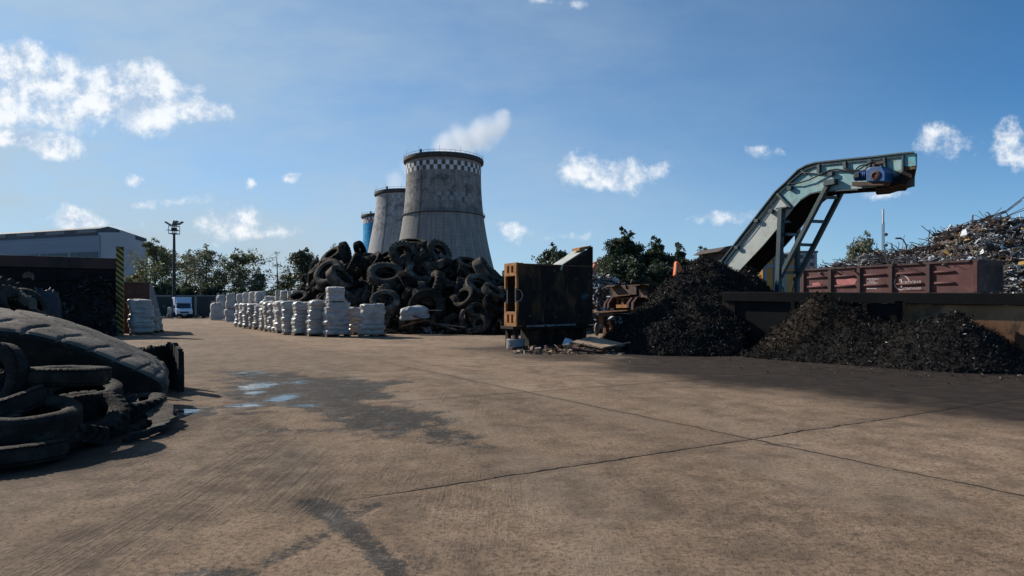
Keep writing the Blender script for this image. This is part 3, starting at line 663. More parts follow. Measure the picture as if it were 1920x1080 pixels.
tree(1168, 420, 88, 104, M['leaf_b'], 'tallest drooping birch right of the rusty press', 1.7, .08, 10, droop=.5, group=gr, name='birch')
tree(1228, 438, 90, 84, M['leaf_b'], 'dense birch between the tallest birch and orange arm', 1.7, .08, 11, droop=.4, group=gr, name='birch')
tree(1270, 450, 92, 56, M['leaf_b'], 'narrow birch right behind the orange arm', 1.5, .1, 12, droop=.4, group=gr, name='birch')
for k, (px, top, w) in enumerate([(1150, 488, 60), (1190, 480, 70), (1232, 484, 70), (1270, 492, 50)]):
    tree(px, top, 80, w, M['leaf_b'], ['dark undergrowth left below the tallest birch', 'dark undergrowth right below the tallest birch', 'dark undergrowth below the middle birch', 'dark undergrowth behind the foot of orange arm'][k], 1.6, .04, 70+k, group='undergrowth below the birches', name='bush')
tree(1321, 457, 110, 46, M['leaf_a'], 'young green tree left of the dark cabin roof', 1.5, .12, 13, group=gr)
tree(1354, 478, 120, 30, M['leaf_a'], 'small tree top beside the conveyor foot', 1.2, .2, 14, group=gr)
tree(1622, 426, 90, 86, M['leaf_c'], 'grey green birch behind the wagon next to the phone mast', .6, .2, 15, droop=.3, group=gr, name='birch')

# ================================================================== BACK WALL, MAST, CONTAINER
def back_wall():
    D = 98.; x0 = (243-960)/FPX*D; x1 = (575-960)/FPX*D; t = thing('concrete_fence', 'dark concrete panel fence running behind the truck', 'fence', ((x0+x1)/2, D, 0))
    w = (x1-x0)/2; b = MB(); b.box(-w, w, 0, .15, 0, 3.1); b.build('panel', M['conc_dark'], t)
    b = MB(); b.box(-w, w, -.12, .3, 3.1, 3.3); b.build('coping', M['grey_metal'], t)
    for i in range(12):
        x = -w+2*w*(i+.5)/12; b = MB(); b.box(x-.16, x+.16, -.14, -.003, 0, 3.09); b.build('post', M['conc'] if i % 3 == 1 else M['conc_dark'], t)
back_wall()
def mast():
    D = 96.; X = (326.5-960)/FPX*D; t = thing('floodlight_mast', 'tall grey floodlight mast with caged platform behind the truck', 'light mast', (X, D, 0)); 
    zz = lambda py: CH+(HY-py)/FPX*D
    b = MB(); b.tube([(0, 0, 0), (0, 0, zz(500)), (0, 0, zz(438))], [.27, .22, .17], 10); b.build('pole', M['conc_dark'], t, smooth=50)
    z0, z1 = zz(439), zz(424); b = MB(); s = .55
    b.box(-s, s, -s, s, z0, z0+.1)
    for zr in (z0+.55, z1):
        for q in ((-s, -s, s, -s), (s, -s, s, s), (s, s, -s, s), (-s, s, -s, -s)): b.tube([(q[0], q[1], zr), (q[2], q[3], zr)], .045, 5)
    for xx in (-s, 0, s):
        for yy in (-s, s): b.tube([(xx, yy, z0), (xx, yy, z1)], .045, 5)
    b.tube([(-.9, -s, z0+.55), (.9, -s, z0+.55)], .05, 5)
    b.box(-.35, .35, -.2, .2, z0+.5, z0+.95); b.tube([(0, 0, z0), (0, 0, z1+.25)], .07, 6)
    b.build('platform', M['dark_metal'], t)
    b = MB(); b.tube([(-.75, 0, z1+.22), (.75, 0, z1+.22)], .06, 6); b.build('crossarm', M['dark_metal'], t)
    for i, (x, y, ang) in enumerate([(-.95, 0, 32), (.0, -.1, -70), (.32, .05, -62), (.95, 0, -32)]):
        b = MB(); Mx = Matrix.Translation((x, y, z1+.42)) @ Matrix.Rotation(math.radians(ang), 4, 'Y')
        b.box(-.42, .42, -.25, .25, -.09, .09, M=Mx); f = b.build('floodlight', M['dark_metal'], t, bevel=.03)
        g = MB(); g.box(-.36, .36, -.2, .2, -.11, -.093, M=Mx); g.build('lens', M['lamp_glass'], f)
mast()
def container():
    D = 88.; x0 = (283-960)/FPX*D; x1 = (316-960)/FPX*D; t = thing('skip_container', 'dark green steel container standing left of the truck', 'container', ((x0+x1)/2, D, 0), ROT); w = (x1-x0)/2; h = CH+(HY-556)/FPX*D
    b = MB(); b.box(-w, w, 0, 5, .15, h); b.build('body', M['green_dark'], t, bevel=.03)
    for i in range(5): b = MB(); x = -w+2*w*i/4; b.box(x-.07, x+.07, -.1, -.002, .2, h-.02); b.build('rib', M['green_dark'], t)
    b = MB(); b.box(-w-.05, w+.05, -.12, 5.1, h+.002, h+.12); b.build('rim', M['grey_metal'], t)
    b = MB(); b.lathe([(0, 0), (.22, 0), (.22, .02)], 12, M=Matrix.Translation((.6, -.04, h*.55)) @ Matrix.Rotation(PI/2, 4, 'X')); b.build('badge', M['grey_metal'], t)
container()
def truck():
    D = 85.; X = (346-960)/FPX*D; t = thing('box_truck', 'white box truck with pale blue box parked facing the yard', 'truck', (X, D, 0), ROT+.06)
    w = 1.03
    b = MB(); b.prism([(0, .45), (0, 1.0), (.12, 1.18), (.75, 1.3), (1.25, 1.95), (2.2, 2.0), (2.2, .45)], (-w*.93, 0, 0), (0, 1, 0), (0, 0, 1), (2*w*.93, 0, 0)); b.build('cab', M['white_paint'], t, bevel=.06)
    b = MB(); b.box(-w, w, 1.75, 6, .75, 2.85); bx = b.build('box', M['box_paint'], t, bevel=.04)
    b = MB(); b.prism([(.95, 2.06), (1.75, 2.8), (1.75, 2.06)], (-w*.86, 0, 0), (0, 1, 0), (0, 0, 1), (2*w*.86, 0, 0)); b.build('wind_deflector', M['box_paint'], t, bevel=.04)
    b = MB(); P = [Vector((x, y-.03, z+.02)) for x, y, z in ((-w*.84, .78, 1.32), (w*.84, .78, 1.32), (w*.78, 1.24, 1.92), (-w*.78, 1.24, 1.92))]; b.add(P+[p+Vector((0, .02, -.01)) for p in P], [(0, 1, 2, 3), (7, 6, 5, 4), (0, 4, 5, 1), (1, 5, 6, 2), (2, 6, 7, 3), (3, 7, 4, 0)]); b.build('windscreen', M['glass'], t)
    b = MB(); b.box(-w*.9, w*.9, -.09, .1, .32, .62); b.build('bumper', M['black'], t, bevel=.03)
    b = MB(); b.box(-w*.5, w*.5, -.035, .05, .70, .92); b.build('grille', M['black'], t, bevel=.01)
    b = MB(); b.box(-.26, .26, -.105, -.092, .42, .53); b.build('number_plate', M['scrap_white'], t)
    for s in (-1, 1):
        b = MB(); b.box(s*w*.72-.2, s*w*.72+.2, -.05, .06, .72, .96); b.build('headlight', M['lamp_glass'], t, bevel=.04)
        b = MB(); b.box(s*(w+.12)-.09, s*(w+.12)+.09, .8, .88, 1.35, 1.72); b.bar((s*w*.92, .9, 1.5), (s*(w+.12), .86, 1.5), .04, .04); b.build('mirror', M['black'], t, bevel=.02)
        for yy in (.65, 4.9):
            b = MB(); Mx = Matrix.Translation((s*w*.82, yy, .36)) @ Matrix.Rotation(PI/2, 4, 'Y'); b.lathe([(.0, -.1), (.33, -.1), (.36, -.07), (.36, .07), (.33, .1), (0, .1)], 20, M=Mx); wl = b.build('wheel', M['rubber_dark'], t, smooth=40)
            b = MB(); b.lathe([(0, -.12), (.19, -.105), (.19, .105), (0, .12)], 14, M=Mx); b.build('rim', M['grey_metal'], wl, smooth=40)
truck()
def pale_sack():
    D = 86.; X = (317-960)/FPX*D
    b = MB(); n_ = 14
    b.lathe([(.0, 0), (.24, .01), (.28, .3), (.25, .75), (.27, 1.05), (.22, 1.3), (.24, 1.42), (.12, 1.5), (0, 1.5)], n_)
    o = b.build('upright_sack', M['bag'], None, smooth=60, loc=(X, D, 0)); o.rotation_euler = (0, .06, 0)
    tag(o, 'slim pale upright sack left of the truck', 'sack')
pale_sack()
def phone_mast():
    D = 150.; X = (1656-960)/FPX*D; h = CH+(HY-392)/FPX*D; t = thing('phone_mast', 'thin lattice phone mast with white antenna beside the birch', 'mast', (X, D, 0))
    b = MB(); s = .35
    for a in range(3): b.tube([(s*math.cos(a*2.1), s*math.sin(a*2.1), 0), (.7*s*math.cos(a*2.1), .7*s*math.sin(a*2.1), h-3)], .07, 5)
    for k in range(34):
        z = k*(h-3)/34
        for a in range(3): b.tube([(s*math.cos(a*2.1), s*math.sin(a*2.1), z), (s*math.cos(a*2.1+2.1), s*math.sin(a*2.1+2.1), z+.6)], .03, 4)
    b.build('lattice', M['grey_metal'], t)
    b = MB(); b.tube([(0, 0, h-3.6), (0, 0, h)], .22, 8); b.build('antenna', M['scrap_white'], t, smooth=50)
    for z in (h-6, h-8.5, h-10):
        b = MB(); b.lathe([(0, -.1), (.4, -.1), (.4, .1), (0, .1)], 12, M=Matrix.Translation((.5, -.3, z)) @ Matrix.Rotation(PI/2, 4, 'X')); b.tube([(.5, -.25, z), (0, 0, z)], .05, 4); b.build('dish', M['grey_metal'], t, smooth=40)
phone_mast()
def street_lamp():
    D = 75.; p = [at(1700, 470, D), at(1699, 460, D), at(1694, 450, D), at(1688, 447, D)]; X = p[0].x
    t = thing('street_lamp', 'gooseneck street lamp poking up over the scrap heap', 'street lamp', (X, D, 0))
    b = MB(); b.tube([(0, 0, 0)]+[(q.x-X, 0, q.z) for q in p], .07, 6); b.build('pole', M['dark_metal'], t, smooth=50)
    b = MB(); q = p[-1]; b.box(q.x-X-.55, q.x-X+.1, -.15, .15, q.z-.08, q.z+.1); b.build('lamp_head', M['dark_metal'], t, bevel=.04)
street_lamp()
# ================================================================== TYRES
def tyre_mesh(name, rin, w, kind, lugs=22, seg=132, arc=None, deform=None, depth=.055, lim=.62):
    """a tyre of outer radius 1 lying flat (axis = z)"""
    hw = w/2
    tz = np.linspace(-.42, .42, 11)*w
    prof = [(rin, -hw*.72, -1), (rin+.04, -hw*.86, -1), (rin+(1-rin)*.35, -hw*1.0, -1), (rin+(1-rin)*.62, -hw*1.03, -1), (.93, -hw*.97, 0)]
    prof += [(1.0-.012*(abs(z)/hw)**2, z, 1) for z in tz]
    prof += [(r, -z, k) for r, z, k in prof[:5][::-1]]
    prof += [(rin+.02, hw*.60, -1), (rin+(1-rin)*.55, hw*.86, -1), (.925, hw*.7, -1), (.925, -hw*.7, -1), (rin+(1-rin)*.55, -hw*.86, -1), (rin+.02, -hw*.60, -1)]
    n_ = seg+1 if arc else seg; k = len(prof); V = np.zeros((n_, k, 3)); A = (arc or 2*PI)
    th = np.arange(n_)/seg*A
    for j, (r, z, tg) in enumerate(prof):
        rr = np.full(n_, r)
        if tg >= 0:
            ph = th/(2*PI)*lugs
            if kind == 'lug': g = ((ph+.55*abs(z)/hw*1.3+(0 if z > 0 else .5)) % 1) > lim
            elif kind == 'block': g = (((ph+.25*z/hw) % 1) > .68) | (abs(abs(z)/hw-.32) < .07)
            elif kind == 'rib': g = (np.full(n_, min(abs(abs(z)/hw-.25), abs(abs(z)/hw-.62)) < .07)) | ((((ph+.2) % 1) > .82) & (abs(z) > .7*hw))
            else: g = np.zeros(n_, bool)
            rr = rr-np.where(g, depth*(1 if tg else .75), 0)
        V[:, j, 0] = rr*np.cos(th); V[:, j, 1] = rr*np.sin(th); V[:, j, 2] = z
    V = V.reshape(-1, 3)
    ns = fbm(V*2.2+lugs, 3)-.5; V[:, 2] += ns*.05; V[:, :2] *= (1+ns*.05)[:, None]
    if deform: V = deform(V)
    F = grid_faces(n_, k, not arc, True)
    if arc: F += [tuple(range(k)), tuple(range((n_-1)*k, n_*k))[::-1]]
    me = bpy.data.meshes.new(name); me.from_pydata([tuple(p) for p in V], [], F)
    bm = bmesh.new(); bm.from_mesh(me); bmesh.ops.recalc_face_normals(bm, faces=bm.faces); bm.to_mesh(me); bm.free()
    me.polygons.foreach_set('use_smooth', [True]*len(me.polygons)); me.set_sharp_from_angle(angle=math.radians(38)); me.update()
    return me
def sq(a, bend, tw=0):
    def f(V):
        V = V.copy(); V[:, 0] *= a; V[:, 2] += bend*V[:, 0]**2-bend*.3+tw*V[:, 0]*V[:, 1]; return V
    return f
TY = {'lug': tyre_mesh('lugged_tyre', .52, .62, 'lug', 21, depth=.125, lim=.56), 'block': tyre_mesh('block_tyre', .56, .5, 'block', 34, seg=136),
      'rib': tyre_mesh('ribbed_tyre', .56, .44, 'rib', 44, seg=132), 'worn': tyre_mesh('worn_tyre', .54, .56, 'lug', 27, depth=.07, lim=.64),
      'squash': tyre_mesh('squashed_tyre', .55, .58, 'lug', 23, deform=sq(.72, .28), depth=.11), 'bent': tyre_mesh('bent_tyre', .56, .5, 'block', 32, seg=128, deform=sq(.85, -.32, .25)),
      'half': tyre_mesh('half_tyre', .55, .62, 'lug', 22, seg=110, arc=3.6, depth=.08), 'bald': tyre_mesh('bald_tyre', .58, .78, 'none', 9, seg=72)}
for m in TY.values(): m.materials.append(M['rubber'])
ADJ = {'lug': 'lugged tractor tyre', 'block': 'block-tread tyre', 'rib': 'ribbed truck tyre', 'worn': 'worn shallow-lugged tyre', 'squash': 'squashed lugged tyre', 'bent': 'buckled tyre', 'half': 'cut half tyre', 'bald': 'wide bald tyre'}
SIL = [(520,585),(540,572),(552,545),(562,515),(572,498),(585,484),(605,474),(625,466),(640,456),(655,461),(672,463),(690,472),(702,470),(722,463),(745,456),(762,449),(800,449),(818,458),(838,476),(868,483),(890,491),(905,496),(922,495),(945,502),(985,512),(1020,560)]
TOE = [(520,46.),(560,44.),(600,41.5),(650,40.),(700,39.3),(760,38.8),(850,38.),(940,37.),(1020,37.)]
ip = lambda x, T: float(np.interp(x, [a for a, b in T], [b for a, b in T]))
RID = 7.0
def mound(px, t):
    """point of the heap's face: t = 0 at its foot, 1 on its crest"""
    toe = ip(px, TOE); D = toe+RID*t; Dr = toe+RID
    zr = max(.2, CH+(HY-ip(px, SIL))/FPX*Dr-.55); z = zr*(t**.85)
    return Vector(((px-960)/FPX*D, D, z))
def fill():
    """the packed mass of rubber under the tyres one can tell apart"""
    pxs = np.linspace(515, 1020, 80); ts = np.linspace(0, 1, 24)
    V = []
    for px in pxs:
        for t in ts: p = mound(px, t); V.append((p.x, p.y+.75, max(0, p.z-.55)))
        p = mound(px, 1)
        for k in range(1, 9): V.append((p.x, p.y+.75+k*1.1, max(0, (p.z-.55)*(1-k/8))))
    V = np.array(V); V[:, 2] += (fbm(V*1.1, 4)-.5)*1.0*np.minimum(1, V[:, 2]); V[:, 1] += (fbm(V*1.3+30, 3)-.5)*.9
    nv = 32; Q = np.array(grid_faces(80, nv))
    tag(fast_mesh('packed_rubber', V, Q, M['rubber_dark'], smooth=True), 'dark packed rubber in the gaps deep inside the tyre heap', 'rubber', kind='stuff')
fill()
tyres = []
def place_tyre(kind, p, R, axis, spin, hero=None):
    o = bpy.data.objects.new('tyre', TY[kind]); COL.objects.link(o)
    q = Vector((0, 0, 1)).rotation_difference(Vector(axis).normalized()) @ Quaternion((0, 0, 1), spin)
    o.rotation_mode = 'QUATERNION'; o.rotation_quaternion = q; o.location = p; k_ = rnd.uniform(.84, 1.04) if not hero else 1; o.scale = (R*k_, R, R*rnd.uniform(.85, 1.15))
    tyres.append((o, kind, Vector(p), R, Vector(axis).normalized(), hero)); return o
# tyres that stand out in the photograph: kind, px, py, distance, radius, axis, label
HERO = [('lug',757,476,43.8,1.02,(.25,-.80,.55),'big lugged tyre facing the yard at the very top of the heap'),
 ('block',776,456,45.6,.98,(.05,-.25,.95),'flat lying tyre crowning the heap below the tower'),
 ('lug',822,474,44.8,1.0,(.62,-.62,.45),'lugged tyre tipped to the right, just right of the crest'),
 ('worn',723,517,42.4,1.22,(.12,-.62,.80),'wide open ring tyre with its hole showing, above low wrapped pallet'),
 ('block',722,566,39.8,.95,(.06,-.72,.70),'round tyre ring lying directly above the low wrapped pallet'),
 ('rib',800,577,39.2,1.18,(-.15,-.93,.35),'large arched tyre with broad sidewall right of the white sack'),
 ('lug',815,535,41.3,.98,(-.80,-.45,.35),'tyre showing a bright row of lugs in mid heap'),
 ('block',871,558,39.2,.78,(-.55,-.60,.55),'block-tread tyre leaning left, lower right of the heap'),
 ('worn',924,548,38.6,.72,(.55,-.35,.75),'tyre tilted right beside the press, upper of two'),
 ('block',931,572,37.8,.85,(.45,-.50,.75),'tyre tilted right beside the press, lower of two'),
 ('rib',872,599,37.9,.62,(.92,-.35,.10),'upright tyre with tread forward at the heap foot'),
 ('squash',896,583,38.2,.75,(.3,-.7,.6),'crumpled pale tyre at the foot of the heap'),
 ('lug',647,473,46.0,.78,(.97,-.12,.2),'tall upright wide tyre on the left shoulder crest'),
 ('worn',675,468,46.8,.66,(.95,-.25,.3),'blocky tyre end on the crest, next right of the tallest upright one'),
 ('worn',661,497,44.2,.92,(-.85,-.3,.45),'thick rounded tyre below the upright tyre on the left shoulder'),
 ('lug',625,480,46.0,.95,(-.45,-.5,.75),'dark lugged tyre at the upper left edge of the heap'),
 ('squash',594,505,46.2,.95,(-.6,-.3,.6),'folded tyre jutting out at the left edge against the sky'),
 ('block',616,512,44.0,1.1,(-.35,-.75,.5),'arched tyre below the folded one, left edge'),
 ('bald',637,522,42.9,.95,(.75,-.3,.6),'broad barrel-like tyre directly above the tall wrapped stack'),
 ('lug',560,560,45.2,.75,(-.1,-.6,.8),'low tyre at the left tail above the second tier bags'),
 ('squash',700,492,44.4,.95,(-.5,-.55,.65),'twisted lugged tyre left of the big crest tyre'),
 ('worn',786,512,42.8,.98,(.4,-.6,.7),'flat sided tyre in the middle of the heap under the crest'),
 ('worn',880,498,43.6,.95,(.3,-.4,.85),'flat tyre along the right shoulder of the heap'),
 ('bald',906,506,42.6,.85,(.85,-.2,.5),'pale wide tyre on the right shoulder close to the press'),
 ('half',856,520,42.2,1.05,(.35,-.7,.55),'cut half tyre sliding down the right slope'),
 ('rib',900,536,40.5,1.0,(.45,-.55,.7),'long flat truck tyre on the lower right slope')]
for kd, px, py, D, R, ax, lb in HERO: place_tyre(kd, at(px, py, D), R, ax, rnd.uniform(0, 6), lb)
kinds = ['lug', 'lug', 'lug', 'block', 'block', 'rib', 'worn', 'worn', 'squash', 'squash', 'bent', 'half', 'half', 'bald']
tries = 0
while len(tyres) < 250 and tries < 14000:
    tries += 1
    px = rnd.uniform(538, 985); t = rnd.random()**.9*1.04
    if px < 600 and rnd.random() < .3: continue
    p = mound(px, min(1, t)); 
    if t > 1: p += Vector((0, rnd.uniform(.2, 1.2), 0))
    R = rnd.uniform(.46, .95) if t > .12 else rnd.uniform(.42, .74)
    if any((p-q[2]).length < .58*max(R, q[3])*(1.15 if q[5] else .95) for q in tyres): continue
    e = .02; nrm = (mound(px+4, t)-mound(px-4, t)).cross(mound(px, min(1, t+e))-mound(px, max(0, t-e))).normalized()
    if nrm.z < 0: nrm = -nrm
    if rnd.random() < .42: ax = Vector((rnd.choice([-1, 1])*rnd.uniform(.6, 1.2), rnd.gauss(-.2, .35), rnd.gauss(0, .35)))
    else: ax = nrm+Vector((rnd.gauss(0, .55), rnd.gauss(.25, .5), rnd.gauss(.35, .4)))
    # sink it until its top does not stick out of the photographed outline
    ax.normalize(); topz = R*math.sqrt(max(0, 1-ax.z**2))+.28*R*abs(ax.z)
    lim = CH+(HY-ip(px, SIL))/FPX*p.y+rnd.uniform(-.25, .12)
    z = min(p.z+rnd.uniform(-.25, .2), lim-topz); z = max(z, topz*.92)
    if z+topz > lim+.9: continue
    place_tyre(rnd.choice(kinds), Vector((p.x, p.y, z)), R, ax, rnd.uniform(0, 6))
def label_tyres():
    def info(T):
        o, kd, p, R, ax, h = T
        px = 960+p.x/p.y*FPX; py = HY-(p.z-CH)/p.y*FPX
        sz = 'huge' if R > .98 else 'big' if R > .84 else 'middling' if R > .68 else 'small'
        ps = 'lying flat' if abs(ax.z) > .8 else 'facing the yard' if abs(ax.y) > .62 else 'on edge' if abs(ax.z) < .35 else 'tipped right' if ax.x*ax.z > 0 else 'tipped left'
        f = (py-ip(px, SIL))/max(20, (628-ip(px, SIL)))
        vz = 'crest' if f < .14 else 'upper slope' if f < .36 else 'mid slope' if f < .6 else 'lower slope' if f < .82 else 'foot'
        hz = 'behind front pallet row' if px < 600 else 'behind tall wrapped stack' if px < 664 else 'above low wrapped pallet' if px < 735 else 'above white sack' if px < 815 else 'right of white sack' if px < 880 else 'next to rusty press'
        return sz, kd, ps, vz, hz, px
    D = {}
    for T in tyres:
        if T[5]: tag(T[0], T[5], 'tyre', 'tyres piled in the heap'); continue
        i = info(T); D.setdefault(i[:5], []).append((i[5], T[0]))
    nth = ['left', 'middle', 'right']
    for k, L in D.items():
        L.sort(key=lambda a: a[0]); sz, kd, ps, vz, hz = k
        for j, (px, o) in enumerate(L):
            lb = f'{sz} {ADJ[kd]} {ps}, {vz}, {hz}'
            if len(L) == 2: lb += ', left one' if j == 0 else ', right one'
            elif len(L) > 2: lb += ', leftmost' if j == 0 else ', rightmost' if j == len(L)-1 else ', between'
            tag(o, lb, 'tyre', 'tyres piled in the heap')
label_tyres()

# ------------------------------------------------------------------ chip heaps (shredded rubber): one countless mass each
def chips(P, Nrm, size, r, flat=.6):
    """small curled strips scattered on a surface"""
    N = len(P); a = r.normal(size=(N, 3)); nn = Nrm*flat+r.normal(size=(N, 3))*.6; nn /= np.linalg.norm(nn, axis=1)[:, None]
    a -= nn*(a*nn).sum(1)[:, None]; a /= np.linalg.norm(a, axis=1)[:, None]; b = np.cross(nn, a)
    L = (size*(.4+1.3*r.random(N)**2))[:, None]; w = L*(.08+.26*r.random(N)**1.5)[:, None]; cu = (r.normal(size=N)*.35)[:, None]*L
    V = np.stack([P-a*L-b*w, P-a*L+b*w, P+nn*cu-b*w, P+nn*cu+b*w, P+a*L-b*w, P+a*L+b*w], 1).reshape(-1, 3)
    i = np.arange(N)[:, None]*6
    Q = np.concatenate([i+np.array([[0, 1, 3, 2]]), i+np.array([[2, 3, 5, 4]])], 0)
    return V, Q
def heap(name, label, cat, hf, x0, x1, y0, y1, nchips, size, mats, seed, res=.13, rough=.35, sh=(.80, .17, .03)):
    r = np.random.default_rng(seed)
    xs = np.arange(x0, x1, res); ys = np.arange(y0, y1, res); X, Y = np.meshgrid(xs, ys, indexing='ij')
    Z = hf(X, Y); pn = np.stack([X, Y, Z], -1)
    Z = np.where(Z > 0, Z+(fbm(pn*1.3+seed, 4)-.5)*rough*np.minimum(1, Z+.2)*1.6+(fbm(pn*4.5+seed, 3)-.5)*rough*.5, -.15)
    gx, gy = np.gradient(Z, res); nr = np.stack([-gx, -gy, np.ones_like(gx)], -1); nr /= np.linalg.norm(nr, axis=-1)[..., None]
    V0 = np.stack([X, Y, Z], -1).reshape(-1, 3); Q0 = np.array(grid_faces(len(xs), len(ys)))
    keep = (V0[Q0][:, :, 2].max(1) > -.05); Q0 = Q0[keep]
    u = r.random((nchips*3, 2)); ii = (u[:, 0]*(len(xs)-2)).astype(int); jj = (u[:, 1]*(len(ys)-2)).astype(int)
    slope = np.linalg.norm(np.stack([gx, gy], -1), axis=-1)
    ok = Z[ii, jj] > .02; ii = ii[ok][:nchips]; jj = jj[ok][:nchips]
    P = np.stack([xs[ii], ys[jj], Z[ii, jj]], -1)+r.normal(size=(len(ii), 3))*np.array([res*.5, res*.5, .035])+nr[ii, jj]*.02
    P[:, 2] = np.maximum(P[:, 2], .02)
    V1, Q1 = chips(P, nr[ii, jj], size, r)
    mi1 = r.choice(len(mats)-1, size=len(ii), p=sh[:len(mats)-1] if len(mats)-1 == len(sh) else None)+1
    mi1 = np.concatenate([mi1, mi1])
    o = fast_mesh(name, np.concatenate([V0, V1]), np.concatenate([Q0, Q1+len(V0)]), mats, mi=np.concatenate([np.zeros(len(Q0), int), mi1]))
    # loose bits round the foot belong to the same mass
    return tag(o, label, cat, kind='stuff')

# ================================================================== WRAPPED PALLET STACKS AND BIG BAGS
def pallet(b, a, c):
    for k in range(5): y = -c+2*c*(k+.5)/5; b.box(-a, a, y-.075, y+.075, .115, .14)
    for x in (-a+.06, 0, a-.06): b.box(x-.05, x+.05, -c, c, .025, .112)
    for k in (-1, 0, 1): b.box(-a, a, k*(c-.06)-.05, k*(c-.06)+.05, 0, .022)
def wrap_mesh(a, c, z0, z1, layers, seed, taper=0., top=.06, bulge=.06, expo=5.):
    """sacks in layers under stretch film"""
    r = random.Random(seed); nA = 56; zs = []; sc = []; of = []
    for L in range(layers):
        o = (r.uniform(-.055, .055), r.uniform(-.055, .055), r.uniform(.93, 1.05))
        for k in range(6):
            f = (k+.2)/6; zs.append(z0+(z1-z0)*(L+f)/layers); sc.append(o[2]*(1+bulge*(math.sin(PI*f)**.6-.8))*(1-taper*(L+f)/layers)); of.append(o)
    V = []
    for z, s, o in zip(zs, sc, of):
        for i in range(nA):
            t = 2*PI*i/nA; q = (abs(math.cos(t))**expo+abs(math.sin(t))**expo)**(-1/expo)
            V.append((a*s*q*math.cos(t)+o[0], c*s*q*math.sin(t)+o[1], z))
    nz = len(zs)
    for s, dz in ((.93, .03), (.75, top), (.4, top*1.25), (.06, top*1.1)):
        for i in range(nA):
            t = 2*PI*i/nA; q = (abs(math.cos(t))**expo+abs(math.sin(t))**expo)**(-1/expo); V.append((a*s*(1-taper)*q*math.cos(t), c*s*(1-taper)*q*math.sin(t), zs[-1]+dz))
    V = np.array(V); nsz = fbm(V*3.5+seed*3.1, 4)-.5; n2 = fbm(V*np.array([3, 3, 12])+seed, 3)-.5
    k = (nsz*.20+n2*.06)[:, None]; V[:, :2] += V[:, :2]*k; V[nA*nz:, 2] += (nsz*.22)[nA*nz:]
    F = [(x, y, zz, w) for (x, w, zz, y) in grid_faces(nz+4, nA, False, True)]
    F.append(tuple(range((nz+3)*nA, (nz+4)*nA))); F.append(tuple(range(nA))[::-1])
    return [tuple(p) for p in V], F
def wrapped_stack(label, group, loc, a, c, h, layers, seed, rz=ROT, tier=None, taper=0., pal=True, mat='plastic'):
    t = thing('wrapped_stack', label, 'pallet stack', loc, rz, group); z0 = 0
    if pal: b = MB(); pallet(b, a*1.02, c*1.02); b.build('pallet', M['wood'], t); z0 = .143
    V, F = wrap_mesh(a, c, z0, h, layers, seed, taper); lx, ly = .05*math.sin(seed*1.7), .05*math.cos(seed*2.9); V = [(x+lx*z, y+ly*z, z) for x, y, z in V]; b = MB(); b.add(V, F); b.build('wrapped_sacks', M[mat], t, smooth=50)
    if tier:
        a2, c2, h2, l2 = tier; V, F = wrap_mesh(a2, c2, h+.06, h2, l2, seed+50, .04, bulge=.045); b = MB(); b.add(V, F); b.build('upper_tier', M[mat], t, smooth=50)
    return t
gw = 'front row of wrapped pallet stacks'
# photo x of the stack's left edge and width, base row, top row
ROW = [(445,10,612.5,571,'narrow leftmost stack of the front row, loosely wrapped'),(453,9,613.5,570,'second stack from the left end of the front row'),(461,13,616,570,'front row stack below the speckled bags, left of two lumpy ones'),
       (473,9,617,571,'lumpy narrow stack, fourth from the left in the front row'),(481,12,618,574,'slightly shorter stack with slumped top in the left half of the row'),(493,12,620,566,'taller squared stack right of the slumped short one'),
       (504,8,621.5,568,'thin stack squeezed right of the taller squared one'),(512,9,622.5,570,'stack with dark gaps between sacks in mid row'),(520,8,624,567,'thin bright edged stack left of a matching one'),
       (527,8,625,566,'thin bright edged stack just left of the wide dark sided stack'),(535,25,628,566,'wide stack with dark shaded side in the right half of the row'),(554,28,629.5,568,'stack with stepped narrow top, between two straight ones'),
       (582,20,631,564,'straight slim stack left of the tall two-tier stack')]
for i, (x, w, yb, yt, lb) in enumerate(ROW):
    D = gd(yb)+.75; s = .62+.03*math.sin(i*2.3)
    X = (x+ (10 if i < 10 else 15)-960)/FPX*D; h = CH+(HY-yt)/FPX*D
    wrapped_stack(lb, gw, (X, D, 0), s, s*.95, h, 8 if i % 3 else 7, 100+i, ROT+rnd.uniform(-.06, .06), taper=.12 if i == 11 else .03 if i != 4 else .10)
D = gd(632.5)+.85; X = (630-960)/FPX*D
wrapped_stack('tall two-tier wrapped stack, highest of the pallet stacks, in front of the heap', gw, (X, D, 0), .66, .60, CH+(HY-567)/FPX*D, 7, 130, ROT, tier=(.47, .47, CH+(HY-539)/FPX*D, 3))
D = gd(632.5)+.85; X = (697-960)/FPX*D
wrapped_stack('low wide wrapped stack at the right end of the row beside the scrap', gw, (X, D, 0), .64, .60, CH+(HY-571)/FPX*D, 6, 131, ROT-.03)
D = gd(629)+1; X = (667-960)/FPX*D
wrapped_stack('half hidden wrapped stack between the tall stack and the low wide stack', gw, (X, D, 0), .45, .5, CH+(HY-577)/FPX*D, 6, 132, ROT)
